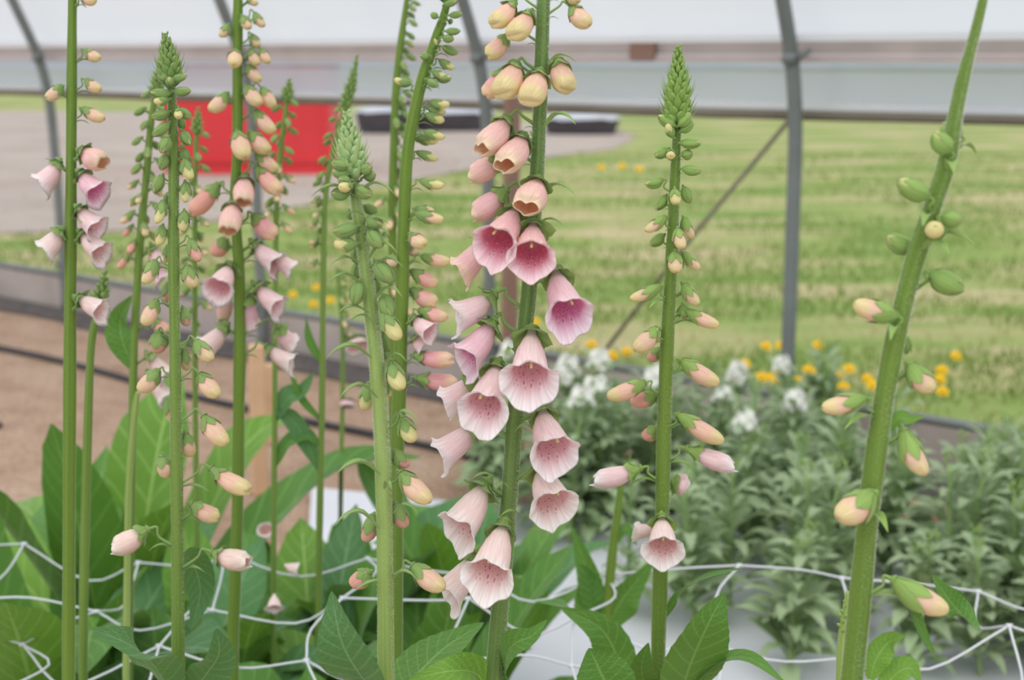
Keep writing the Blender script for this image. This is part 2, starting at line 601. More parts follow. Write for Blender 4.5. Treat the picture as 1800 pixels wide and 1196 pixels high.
# brace rope from hoop down to the left
sA = wall_s_at(1400); sB = wall_s_at(1048)
m = MB(); m.tube([wall(sA - 0.01, -0.02, 0.82), wall((sA + sB) / 2, -0.01, 0.50), wall(sB, 0.0, 0.14)], 0.0055, 6)
o = m.build('brace_rope', M['rope']); tag(o, 'thin dull rope slanting down from the roll bar to the baseboard', 'rope')


def stake(px, ptop, pbot, Y, w, mat, lab):
    a = P(px, ptop, Y)
    root = V((a.x, a.y, 0))
    m = MB(); m.box(-w / 2, -w / 2, 0, w / 2, w / 2, a.z)
    k = m.build('wooden_stake', mat, smooth=False); k.location = root; k.rotation_euler = (0.01, 0.01, 0.3)
    tag(k, lab, 'stake', 'wooden stakes')
    bv = k.modifiers.new('b', 'BEVEL'); bv.width = 0.003


stake(447, 606, 886, 2.9, 0.034, M['wood_tan'], 'short pale wooden stake standing in the soil left of centre')
stake(893, 170, 700, 3.55, 0.036, M['wood_brown'], 'tall brown wooden stake beside the middle steel hoop')
stake(470, 640, 700, 3.3, 0.03, M['wood_tan'], 'short thin wooden stake behind the pale stake at the left')

# red box, troughs
RY = G(440, 307).y
xa = P(296, 300, RY).x; xb = P(577, 300, RY).x
root = V(((xa + xb) / 2, RY, 0))
rb = empty('red_box', root, 'large red painted box standing on the dirt behind the greenhouse', 'box')
hw = (xb - xa) / 2
m = MB(); m.box(-hw, 0, 0.03, hw, 0.9, 0.88); m.build('body', M['red'], rb, smooth=False)
m = MB(); m.box(-hw - 0.01, -0.02, 0.10, hw + 0.01, -0.002, 0.14); m.build('lower_rail', M['red'], rb, smooth=False)
m = MB(); m.box(-hw - 0.01, -0.02, 0.0, hw + 0.01, 0.92, 0.03); m.build('base_rail', M['red'], rb, smooth=False)
for sx in (-1, 1):
    m = MB()
    m.box(sx * hw - 0.03, -0.022, 0.03, sx * hw + 0.03, -0.001, 0.88)
    m.build('corner_post', M['red'], rb, smooth=False)


def trough(px0, px1, pb, ptop, lab, depth=0.8):
    Y = G((px0 + px1) / 2, pb).y
    xa = P(px0, pb, Y).x; xb = P(px1, pb, Y).x
    h = P(px0, ptop, Y).z
    r = empty('trough', V(((xa + xb) / 2, Y, 0)), lab, 'trough', 'dark troughs on the dirt outside')
    w = (xb - xa) / 2
    m = MB()
    rows = []
    for z, k in ((0, .86), (h * .2, .92), (h * .7, 1.0), (h * .8, 1.02)):
        ring = []
        for j in range(24):
            a = 2 * PI * j / 24
            ex = math.copysign(abs(math.cos(a)) ** .5, math.cos(a)); ey = math.copysign(abs(math.sin(a)) ** .5, math.sin(a))
            ring.append(m.add((ex * w * k, depth / 2 + ey * depth / 2 * k, z)))
        rows.append(ring)
    m.quadgrid(rows, True)
    m.build('tub', M['dark_tub'], r)
    m = MB()
    rows = []
    for q in (1.04, 1.03, .9, .6, .25, 0.02):
        ring = []
        for j in range(24):
            a = 2 * PI * j / 24
            ex = math.copysign(abs(math.cos(a)) ** .5, math.cos(a)); ey = math.copysign(abs(math.sin(a)) ** .5, math.sin(a))
            ring.append(m.add((ex * w * q, depth / 2 + ey * depth / 2 * q, h * (.76 if q == 1.04 else .82 + .18 * (1 - q)) + 0.012 * math.sin(j * 2.1))))
        rows.append(ring)
    m.quadgrid(rows, True)
    m.build('cover', M['grey_sheet'], r)


trough(622, 716, 236, 186, 'dark trough with a pale grey cover, nearest the red box')
trough(722, 868, 232, 190, 'dark trough with a pale grey cover left of the middle hoop')
trough(955, 1092, 238, 202, 'dark trough with a pale grey cover right of the tallest foxglove')

# ground cloths
def cloth(name, px, z, mat, lab, cat):
    m = MB()
    pts = [G(x, y) for x, y in px]
    m.f.append(tuple(m.add((p.x, p.y, z)) for p in pts)); m.mi.append(0)
    o = m.build(name, mat, smooth=False); tag(o, lab, cat)
    return o


m = MB()  # dark strip: weed cloth, with the shadow at the board's foot painted in
rnd = random.Random(5)
rows = [[], [], []]
for j in range(61):
    s = S0 + (S1 - S0) * j / 60
    rows[0].append(m.add(wall(s, -0.02, 0.02)))
    rows[1].append(m.add(wall(s, -0.08, 0.03 + 0.01 * rnd.random())))
    rows[2].append(m.add(wall(s, -0.13 - 0.04 * rnd.random(), 0.006)))
m.quadgrid(rows)
o = m.build('weed_mat_and_shade', M['black_cloth_and_shade']); tag(o, 'dark strip of black weed cloth and painted shade along the foot of the baseboard', 'ground cloth')
for k, (n, lab) in enumerate(((-0.55, 'black drip hose on the soil nearer the baseboard'), (-1.1, 'black drip hose on the soil farther from the baseboard'))):
    m = MB()
    m.tube(catmull([wall(S0 + (S1 - S0) * i / 20 * (.6 if k else 1), n + 0.02 * math.sin(i * 1.9 + k), 0.010) for i in range(21)], 80), 0.010, 6)
    o = m.build('drip_hose', M['black']); tag(o, lab, 'hose', 'drip hoses')
m = MB()
rnd = random.Random(6)
A = G(548, 872); B = G(1900, 965); Cc = G(2300, 1260); D = G(520, 1260)
rows = []
for i in range(15):
    r = []
    for j in range(41):
        u, v = j / 40, i / 14
        p = (A * (1 - u) + B * u) * (1 - v) + (D * (1 - u) + Cc * u) * v
        z = 0.008 + 0.010 * (noise.noise(V((p.x * 6, p.y * 9, 3))) + 0.6)
        r.append(m.add((p.x, p.y, max(0.004, z))))
    rows.append(r)
m.quadgrid(rows)
o = m.build('row_cover', M['white_cloth']); tag(o, 'white fabric sheet spread over the bed under the white flowers', 'ground cloth')

# ------------------------------------------------------------ foxglove builder
PAL = {   # pigment: throat base, body, ventral body, rim, inside deep, inside rim, spots
    'green':  ((206, 220, 130), (224, 224, 134), (222, 222, 130), (244, 232, 140), (230, 200, 140), (244, 226, 150), 0),
    'peach':  ((226, 226, 150), (252, 200, 172), (252, 208, 176), (240, 224, 146), (240, 186, 130), (246, 224, 150), 0),
    'bud':    ((240, 220, 170), (252, 208, 174), (252, 212, 172), (246, 226, 152), (240, 176, 120), (250, 220, 140), 0),
    'pinkbud': ((230, 200, 150), (240, 160, 144), (246, 178, 154), (246, 186, 150), (240, 150, 130), (250, 200, 140), 0),
    'rose':   ((246, 206, 180), (252, 182, 172), (252, 188, 170), (248, 218, 160), (250, 196, 150), (252, 220, 164), 0),
    'rosepink': ((240, 196, 180), (246, 168, 174), (248, 176, 176), (250, 212, 170), (240, 160, 150), (252, 206, 180), 0),
    'hot':    ((250, 224, 190), (252, 176, 178), (252, 170, 180), (253, 222, 190), (232, 86, 136), (252, 214, 226), 1.0),
    'pink':   ((250, 228, 214), (250, 188, 200), (250, 184, 204), (253, 226, 232), (236, 116, 180), (253, 230, 240), 0.9),
    'pale':   ((250, 240, 214), (252, 210, 208), (252, 206, 210), (254, 240, 240), (246, 186, 194), (254, 240, 240), 0.8),
    'white':  ((250, 240, 214), (252, 220, 210), (252, 214, 208), (254, 246, 240), (242, 190, 186), (254, 244, 240), 0.8),
    'cream':  ((250, 236, 196), (250, 216, 196), (250, 206, 186), (252, 238, 214), (240, 190, 180), (252, 240, 230), 0.0),
}
def paler(c, k1=.92, k2=.72):
    g = (c[0] + c[1] + c[2]) / 3
    c = tuple(v * k1 + g * (1 - k1) for v in c)
    return tuple(min(.97, 1 - (1 - v) * k2) for v in c)


PROF = {
    'o': [(0, .20), (.06, .21), (.13, .27), (.28, .52), (.45, .74), (.62, .86), (.8, .94), (.9, 1.0), (1, 1.10)],
    'h': [(0, .22), (.08, .30), (.25, .62), (.45, .90), (.62, 1.0), (.8, .96), (.92, .82), (1, .70)],
    'c': [(0, .22), (.08, .34), (.25, .66), (.45, .90), (.62, 1.0), (.8, .97), (.92, .88), (.975, .76), (1, .60)],
    'b': [(0, .20), (.1, .50), (.25, .80), (.45, .98), (.6, 1.0), (.78, .88), (.9, .66), (.97, .38), (1, .06)],
}
PROF['B'] = PROF['b']; PROF['g'] = [(0, .22), (.08, .50), (.22, .86), (.4, 1.0), (.6, .96), (.78, .78), (.9, .5), (.97, .25), (1, .05)]


def corolla(mb, base, ax, dor, L, W, stage, pal, seed, hi=True):
    buddy = stage in 'gbBc'
    pa = [paler(lin(c), .90 if buddy else .94, .88 if buddy else .66) for c in pal[:6]]
    pa[4] = paler(lin(pal[4]), .95, .92)
    spots = pal[6]
    R = W / 2
    side = ax.cross(dor).normalized()
    prof = PROF[stage]
    opened = stage in 'oh'
    n = (44 if hi else 22)
    ts = [i / (22 if hi else 11) for i in range((23 if hi else 12))]
    if opened and hi: ts = [t for t in ts if t < .84] + [.86, .89, .92, .945, .965, .985, 1.0]
    if not opened: ts += [.985 if False else 1.0]
    r1 = random.Random(seed)
    p1, p2, p3 = [r1.random() * 6.28 for _ in range(3)]
    amp = .8 + .5 * r1.random()
    bend = (r1.random() - .3) * .10

    def point(t, phi, inner=0.0, extra=0.0):
        c = math.cos(phi)
        ven = (1 - c) / 2
        k = sst(.76, 1.0, t)
        kf = sst(.84, 1.0, t)
        r = R * interp(prof, t)
        along = t
        if stage == 'o':
            vl = max(0.0, math.cos((phi - PI) * 0.95)) if abs(phi - PI) < 1.6 else 0
            along += k * (.33 * vl ** 1.5 - .035 * (1 - ven) + .05 * abs(math.sin(2.5 * (phi - PI))) ** 2 * -1.5 + .04)
            latr = abs(math.sin(phi))
            r *= 1 + kf * (.06 + .30 * latr * ven + .10 * latr - .06 * vl ** 3) * amp
            r += R * kf * (.04 * math.sin(5 * phi + p1) + .018 * math.sin(11 * phi + p2))
            along += kf * .018 * math.sin(9 * phi + p3)
            along -= sst(.93, 1, t) * .035 * (1 - vl)          # lip rolls back
        elif stage == 'h':
            vl = max(0.0, math.cos(phi - PI)) ** 2
            along += k * (.13 * vl + .06 * abs(math.cos(2 * phi)) ** 2 - .05)
            squash = 1 - .52 * kf * c * c
            r *= squash * (1 + kf * (.10 * abs(math.sin(phi)) + .06 * abs(math.cos(2 * phi)) + .03 * math.sin(5 * phi + p1)))
        else:
            cr = abs(math.sin(2 * phi + .4))
            r *= 1 - kf * (.15 * (1 - cr))
            if stage == 'c':
                r *= 1 - .34 * kf * c * c + .10 * kf * abs(math.sin(phi)) ** 4
                along += kf * (.06 * max(0, -c) ** 2 - .03 * math.exp(-((abs(phi - PI) - 1.5) / .25) ** 2))
            along += .0
        r *= 1 - .012 * math.cos(5 * phi) * (0.2 + t)
        if extra: r *= extra
        r = max(0.0002, r - inner)
        d2 = dor * (math.cos(phi) * .92) + side * math.sin(phi)
        sag = -dor * (R * .16 * math.sin(PI * min(1, t)) - L * bend * t * t)
        return base + ax * (along * L) + d2 * r + sag, ven

    rings = []
    for i, t in enumerate(ts):
        ring = []
        last = (not opened) and i == len(ts) - 1
        for j in range(n):
            phi = 2 * PI * j / n
            p, ven = point(t if not last else .965, phi, extra=(0.10 if last and stage == 'c' else (0.3 if last else 0)))
            body = mixc(pa[1], pa[2], ven)
            c = mixc(pa[0], body, sst(.02, .26, t))
            st = max(0, math.cos(phi)) ** 14 * sst(.15, .4, t) * .28
            c = mixc(c, mixc(pa[3], pa[0], .4), st)
            if opened:
                c = mixc(c, pa[3], sst(.66, .98, t) * (.95 if stage == 'o' else 1))
            else:
                c = mixc(c, pa[3], sst(.60, .84, t))
            ring.append(mb.add(p, c, (j / n, t), 0.0))
        rings.append(ring)
    mb.quadgrid(rings, True)
    for r_ in ():
        pass
    if opened:
        tin = [t for t in ts[::-1] if t > .22]
        inner = [rings[-1]]
        # shared rim then the inner skin
        for t in tin[1:]:
            ring = []
            for j in range(n):
                phi = 2 * PI * j / n
                p, ven = point(t, phi, inner=0.0006)
                deep = mixc(pa[4], mixc(pa[4], pa[0], .5), 1 - sst(.25, .6, t))
                kk = sst(.74, .99, t) if stage == 'o' else sst(.5, .95, t)
                kk = max(kk, .25 * (1 - ven))
                c = mixc(deep, pa[5], kk)
                s = spots * sst(.30, .45, t) * (1 - sst(.80, .93, t)) * sst(.25, .6, ven)
                ring.append(mb.add(p, c, (j / n, t * .98), s))
            inner.append(ring)
        mb.quadgrid(inner, True)
        cen = mb.add(base + ax * L * .2, pa[4], (0, 0))
        rl = inner[-1]
        for j in range(n):
            mb.f.append((rl[j], rl[(j + 1) % n], cen)); mb.mi.append(0)
    else:
        mb.f.append(tuple(rings[-1])); mb.mi.append(0)


def calyx(mb, base, ax, dor, L, W, stage, cover, seed, hi=True):
    R = W / 2
    side = ax.cross(dor).normalized()
    prof = PROF[stage if stage != 'g' else 'g']
    r1 = random.Random(seed * 7 + 1)
    ph0 = r1.random() * 1.2
    ns, nw = (10, 9) if hi else (6, 5)
    for k in range(5):
        fk = 2 * PI * k / 5 + ph0
        cov = cover * (1 + .10 * (r1.random() - .5))
        spread = {'g': .0, 'b': .02, 'B': .06, 'c': .14, 'h': .22, 'o': .34}[stage] * (.5 + r1.random())
        if stage == 'g': cov = cover * (.97 + .06 * r1.random())
        rows = []
        hwm = R * (.74 if stage in 'gb' else (.66 if stage == 'B' else .68))
        lay = .0004 + .0003 * (k % 2) * 1.0
        shade = .93 + .12 * r1.random()
        for i in range(ns + 1):
            s = i / ns
            wd = hwm * (math.sin(PI * (.14 + .86 * s) ** .9) ** .75 if s < 1 else 0.0)
            wd = max(wd, 0.0001)
            if s < .25: wd = max(wd, hwm * .8)
            t = s * cov
            rr = R * interp(prof, min(1, t)) + lay
            if s < .12: rr = max(rr, R * .25)
            row = []
            for j in range(nw):
                w = -1 + 2 * j / (nw - 1)
                an = max(-1.0, min(1.0, wd * w / max(rr, .0008)))
                phi = fk + an
                lift = spread * R * s ** 1.4 * 1.6 + R * .02 * math.sin(w * 3 + s * 4 + k) - R * .05 * (abs(w) > .9) * .2
                r = rr + lift
                d2 = dor * (math.cos(phi) * .94) + side * math.sin(phi)
                tt = t + (.02 * math.cos(w * 1.5))
                p = base + ax * (tt * L - (.02 * R if s == 0 else 0)) + d2 * r
                p += -dor * (R * .14 * math.sin(PI * min(1, t)))
                g = shade * (1.0 - .12 * abs(w)) * (1.08 if s > .93 else 1)
                row.append(mb.add(p, (g, g, g * .95), (j / (nw - 1), s)))
            rows.append(row)
        mb.quadgrid(rows)
    # closed green cup at the very base
    mb.tube([base - ax * R * .06, base + ax * R * .12], lambda u: R * (.22 + .22 * u), 10, (.95, .95, .9))


def leaf_mesh(mb, pts, W, nh, seed=0, nl=22, nw=9, curl=.25, wave=.06, serr=.02, prof=None, tint=(1, 1, 1)):
    c = catmull(pts, nl)
    r1 = random.Random(seed)
    ph = r1.random() * 6
    rows = []
    nh = V(nh).normalized()
    for i, p in enumerate(c):
        s = i / nl
        T = (c[min(i + 1, nl)] - c[max(i - 1, 0)]).normalized()
        S = T.cross(nh)
        if S.length < 1e-4: S = T.orthogonal()
        S.normalize()
        N = S.cross(T).normalized()
        if prof: w = interp(prof, s)
        else: w = max(.0, math.sin(PI * (s * .93 + .045) ** .85)) ** 1.05
        if s > .985: w = .02
        hw = W / 2 * w * (1 + serr * math.sin(s * 90 + ph))
        row = []
        for j in range(nw):
            u = -1 + 2 * j / (nw - 1)
            off = abs(u) ** 1.5 * curl * hw + wave * W * math.sin(s * 11 + ph + u * 1.5) * abs(u) ** 1.5 * w - (.03 * W * (1 - abs(u)) if abs(u) < .15 else 0) * w
            row.append(mb.add(p + S * (u * hw) + N * off, tint, ((u + 1) / 2, s)))
        rows.append(row)
    mb.quadgrid(rows)


class Fox:
    """one foxglove: stem given as image trace at its own distance Y, everything else hung on it"""
    def __init__(s, Y, stem, label, mat='stem_bright', hi=True, group=None, sep='sepal', seed=1, cut=None):
        s.Y = Y; s.hi = hi; s.seed = seed; s.rnd = random.Random(seed)
        s.sep = M[sep]; s.mat = M[mat]
        s.tr = [(x, y, w) for x, y, w in stem]
        x, y, w = stem[-1]
        pb = P(x, y, Y)
        x2, y2, w2 = stem[-2]
        pa = P(x2, y2, Y)
        sl = (pb.x - pa.x) / (pb.z - pa.z)
        bx = pb.x - sl * pb.z * .5
        s.root3 = V((bx, Y, 0))
        s.root = empty('foxglove', s.root3, label, 'foxglove', group)
        s.path = [(P(x, y, Y), w * PM(x, y, Y) / 2) for x, y, w in stem]
        ne = max(2, int(pb.z / .045))
        for k in range(1, ne + 1):
            u = k / ne
            xx = pb.x - sl * pb.z * (u - .5 * u * u)
            s.path.append((V((xx, Y, pb.z * (1 - u) - .01 * u)), w * PM(x, y, Y) / 2 * (1 + .12 * u)))
        pts = catmull([(q.x, q.y, q.z) for q, r in s.path], 150)
        rs = catmull([(r, 0, 0) for q, r in s.path], 150)
        s.pts = pts; s.rs = [max(.0004, r.x) for r in rs]
        mb = MB()
        nr = len(pts) - 1
        mb.tube(pts, lambda u: s.rs[min(nr, int(round(u * nr)))] * (1 + .04 * math.sin(u * 90)), 20 if hi else 12, (1, 1, 1), ridge=.05)
        s.build(mb, 'stem', s.mat)

    def fuzz(s, n, ln=.0009, y0=-80, y1=1230):
        r = random.Random(s.seed + 5)
        mb = MB()
        zt, zb = P(900, y0, s.Y).z, P(900, y1, s.Y).z
        seg = [i for i in range(len(s.pts) - 1) if zb < s.pts[i].z < zt]
        for k in range(int(n * 1.8)):
            i = r.choice(seg)
            u = r.random()
            p = s.pts[i].lerp(s.pts[i + 1], u); rr = s.rs[i] * 1.0
            a = r.random() * 2 * PI
            d = V((math.cos(a), math.sin(a), 0))
            t = V((-d.y * .6, d.x * .6, .8)) * .00007
            b = p + d * rr * .97
            l = ln * r.uniform(.5, 1.3)
            e = b + (d + V((r.uniform(-.3, .3), r.uniform(-.3, .3), r.uniform(-.5, .3)))) * l
            q = [mb.add(b - t), mb.add(b + t), mb.add(e)]
            mb.f.append(tuple(q)); mb.mi.append(0)
        o = s.build(mb, 'stem_hair', M['hair'])
        o['kind'] = 'stuff'

    def build(s, mb, name, mat, parent=None):
        return mb.build(name, mat, parent or s.root, off=s.root3)

    def at(s, py):                       # stem centre and radius in image row py
        best = None
        for a, b, ra, rb in zip(s.pts, s.pts[1:], s.rs, s.rs[1:]):
            za = P(900, py, s.Y).z
            if (a.z - za) * (b.z - za) <= 0:
                u = (a.z - za) / ((a.z - b.z) or 1)
                return a + (b - a) * u, ra + (rb - ra) * u
        return (s.pts[0], s.rs[0]) if P(900, py, s.Y).z > s.pts[0].z else (s.pts[-1], s.rs[-1])

    def hang(s, base, ax, L, W, stage, pal, start, outw, bract=None, style=False, cover=None):
        s.seed += 1
        dor = V((0, 0, 1)) + outw * .35
        dor = dor - ax * dor.dot(ax)
        if dor.length < .05: dor = ax.orthogonal()
        dor.normalize()
        cov = cover or {'g': 1.0, 'b': .64, 'B': .42, 'c': .35, 'h': .31, 'o': .25}[stage]
        name = 'flower' if stage in 'cho' else 'bud'
        mb = MB()
        corolla(mb, base, ax, dor, L, W * (.93 if stage in 'gb' else 1), stage, PAL[pal], s.seed, s.hi)
        f = s.build(mb, name, M['petal'])
        mb = MB()
        cw = W
        cL = L
        if stage in 'cho': cw = W * 1.0
        calyx(mb, base, ax, dor, cL, cw, stage, cov, s.seed, s.hi)
        s.build(mb, 'calyx', s.sep, f)
        # stalk
        d = (base - start).length
        mb = MB()
        up = V((0, 0, 1))
        mid = start + (outw * .45 + up * .35) * d
        e = base - ax * min(.006, d * .35)
        mid2 = e + (mid - e) * .35 + up * d * .08
        rr = max(.0007, min(.0017, W * .055))
        mb.tube(catmull([start - outw * .001, mid, mid2, base + ax * .001], 12), lambda u: rr * (1.25 - .35 * math.sin(PI * u)), 7)
        s.build(mb, 'flower_stalk', s.sep, f)
        if style or (stage == 'o' and s.hi):
            mb = MB()
            p0 = base + ax * L * .25 + dor * W * .04
            p1 = base + ax * L * .86 + dor * W * .24
            mb.tube(catmull([p0, (p0 + p1) / 2 + dor * W * .02, p1], 8), lambda u: .0006 + .0003 * u, 6)
            s.build(mb, 'style', M['style'], f)
        if bract is None:
            bract = (.8 + .5 * s.rnd.random()) * (.5 + .5 * min(1, L / .03))
        if bract > 0:
            s.bract(start - V((0, 0, .002)), outw, bract * .017)

    def bract(s, p, d, ln, W=None, up=None):
        r = s.rnd
        d = (V(d) + V((r.uniform(-.25, .25), r.uniform(-.25, .25), 0))).normalized()
        u = up if up is not None else r.uniform(-.2, .7)
        pts = [p, p + d * ln * .4 + V((0, 0, ln * .30 * (u + .4))), p + d * ln * .75 + V((0, 0, ln * (.35 * u + .05))), p + d * ln * 1.05 + V((0, 0, ln * (.3 * u - .12)))]
        mb = MB()
        leaf_mesh(mb, pts, W or ln * .30, V((0, 0, 1)) + d * .2, seed=r.randint(0, 999), nl=10 if s.hi else 6, nw=5, curl=.5, wave=.03,
                  prof=[(0, .4), (.15, .75), (.35, 1), (.6, .7), (.85, .3), (1, .03)])
        s.build(mb, 'bract', s.sep)

    def px(s, bx, by, tx, ty, W, stage='g', tw=None, pal=None, dz=None, drop=None, bract=None, sty=False, cover=None):
        """hang a flower or bud: calyx base, tip (mouth centre when open), width in px, tilt towards the camera in degrees"""
        rnd = s.rnd
        sp, sr = s.at(by)
        mpx = PM(bx, by, s.Y)
        if tw is None: tw = rnd.uniform(-15, 30)
        pb0 = P(bx, by, s.Y)
        dx = abs(pb0.x - sp.x)
        off = dz if dz is not None else (1 if tw >= 0 else -1) * math.sqrt(max(0.0, (sr + .004) ** 2 - dx * dx)) + math.sin(math.radians(tw)) * .006
        base = P(bx, by, s.Y - off)
        mpx = PM(bx, by, s.Y - off)
        inpl = (RIGHT * (tx - bx) + UP * (by - ty)) * mpx
        axv = inpl - FWD * (inpl.length * math.tan(math.radians(tw)))
        L = axv.length
        ax = axv.normalized()
        Wm = W * mpx
        yd = by + (drop if drop is not None else max(5, W * .35))
        sp2, sr2 = s.at(yd)
        ow = base - sp2; ow.z = 0
        if ow.length < 1e-4: ow = V((0, -1, 0))
        ow.normalize()
        start = sp2 + ow * sr2 * .85
        s.hang(base, ax, L, Wm, stage, pal or {'g': 'green', 'b': 'green', 'B': 'bud', 'c': 'peach', 'h': 'rose', 'o': 'pale'}[stage], start, ow, bract, sty, cover)

    def auto(s, y0, y1, n, L0, L1, stages, spread=(0, 2 * PI), down=.5):
        """small buds round the stem between two image rows; stages = [(fraction, stage, palette)]"""
        r = s.rnd
        for i in range(n):
            u = (i + .5 * r.random()) / n
            y = y0 + (y1 - y0) * u
            sp, sr = s.at(y)
            a = spread[0] + (spread[1] - spread[0]) * ((i * .382 + r.random() * .12) % 1)
            d = V((math.cos(a), -math.sin(a), 0))
            L = (L0 + (L1 - L0) * u) * r.uniform(.9, 1.1)
            st, pal = 'g', 'green'
            for fr, st_, pal_ in stages:
                if u >= fr: st, pal = st_, pal_
            ax = (d * r.uniform(.7, 1) + V((0, 0, -down - .5 * u))).normalized()
            W = L * (.50 if st in 'gb' else .42)
            base = sp + d * (sr + .003 + L * .12) + V((0, 0, .003))
            s.hang(base, ax, L, W, st, pal, sp + d * sr * .85 - V((0, 0, .002)), d, .9 if i % 2 else 0)

    def tip(s, y0, y1, w_px, n, fuzz=1.0, mat=None):
        sm = M[mat] if mat else s.sep
        """the dense unopened top of the spike"""
        r = s.rnd
        for i in range(n):
            u = (i + .5) / n
            y = y0 + (y1 - y0) * u ** .85
            sp, sr = s.at(y)
            mp = PM(900, y, s.Y)
            rad = w_px / 2 * mp * (.30 + .70 * min(1, u * 1.6))
            a = i * 2.39996 + r.random() * .2
            d = V((math.cos(a), -math.sin(a), 0))
            el = math.radians(78 - 50 * u)
            ax = (d * math.cos(el) + V((0, 0, 1)) * math.sin(el)).normalized()
            L = rad * (.72 + .25 * u)
            base = sp + d * max(.0008, rad - L * math.cos(el)) * .6
            mb = MB()
            dor = ax.orthogonal().normalized()
            sd = ax.cross(dor)
            # bud body
            k = []
            for q in range(6):
                t = q / 5
                rr = L * .30 * math.sin(PI * (.12 + .86 * t)) ** .8
                g = .9 + .25 * t
                k.append([mb.add(base + ax * (t * L) + (dor * math.cos(2 * PI * j / 8) + sd * math.sin(2 * PI * j / 8)) * rr, (g, g, g), (j / 8, t)) for j in range(8)])
            mb.quadgrid(k, True)
            s.build(mb, 'bud', sm)
            mb = MB()
            bl = L * r.uniform(1.15, 1.5) * fuzz
            e2 = el * .85
            bd = (d * math.cos(e2) + V((0, 0, 1)) * math.sin(e2))
            p0 = sp + d * sr * .5 - V((0, 0, L * .45))
            e = base + ax * L
            leaf_mesh(mb, [p0, base + ax * L * .2 + d * L * .30 - V((0, 0, L * .22)), base + ax * L * .7 + d * L * .30 - V((0, 0, L * .12)), e + (ax * .6 + V((0, 0, .3)) + d * .15) * L * .75 * fuzz], L * .58, -d + V((0, 0, .5)), seed=i, nl=6, nw=3, curl=.3,
                      wave=0, prof=[(0, .6), (.3, 1), (.6, .7), (.85, .3), (1, .02)], tint=(1.1, 1.1, 1.0))
            s.build(mb, 'bract', sm)

    def leaf(s, pxs, W, nh=(0, -.5, 1), mat='leaf', depth=None, **kw):
        """a blade leaf along image points (x, y[, Y])"""
        pts = [P(q[0], q[1], q[2] if len(q) > 2 else s.Y) for q in pxs]
        Wm = W * PM(pxs[0][0], pxs[0][1], s.Y)
        mb = MB()
        s.seed += 1
        leaf_mesh(mb, pts, Wm, nh, seed=s.seed, nl=30, nw=11, **kw)
        return s.build(mb, 'leaf', M[mat])


def rosette_leaf(mb, p, d, ln, W, rise, droop, seed, nl=16, nw=7, tint=(1, 1, 1), curl=.25):
    up = V((0, 0, 1))
    c, sn = math.cos(rise), math.sin(rise)
    pts = [p, p + (d * c + up * sn) * ln * .35, p + (d * c + up * sn) * ln * .68 + (d * .04 - up * .3 * droop) * ln * .3,
           p + (d * c + up * sn) * ln * .95 + (d * .10 - up * droop) * ln * .35]
    nh = up * c - d * sn
    leaf_mesh(mb, pts, W, nh, seed=seed, nl=nl, nw=nw, curl=curl, wave=.07, tint=tint,
              prof=[(0, .12), (.12, .22), (.3, .72), (.5, 1), (.68, .93), (.85, .55), (.96, .18), (1, .02)])


def rosette(loc, n, ln, W, seed, label, group, mats=('leaf',), rise=(35, 80)):
    r = random.Random(seed)
    root = empty('foxglove_rosette', V(loc), label, 'foxglove', group)
    for i in range(n):
        a = i * 2.4 + r.uniform(-.3, .3)
        d = V((math.cos(a), math.sin(a), 0))
        z = .02 + .10 * (i / n)
        mb = MB()
        g = r.uniform(.85, 1.12)
        rosette_leaf(mb, V((0, 0, z)) + d * .012, d, ln * r.uniform(.7, 1.1), W * r.uniform(.7, 1.1), math.radians(r.uniform(*rise)), r.uniform(.15, .8), seed * 50 + i, tint=(g, g, g))
        mb.build('leaf', M[mats[i % len(mats)]], root)
    mb = MB(); mb.tube([V((0, 0, -.01)), V((0, 0, .16))], lambda u: .012 - .004 * u, 8)
    mb.build('stem', M['stem_bright'], root)
    return root

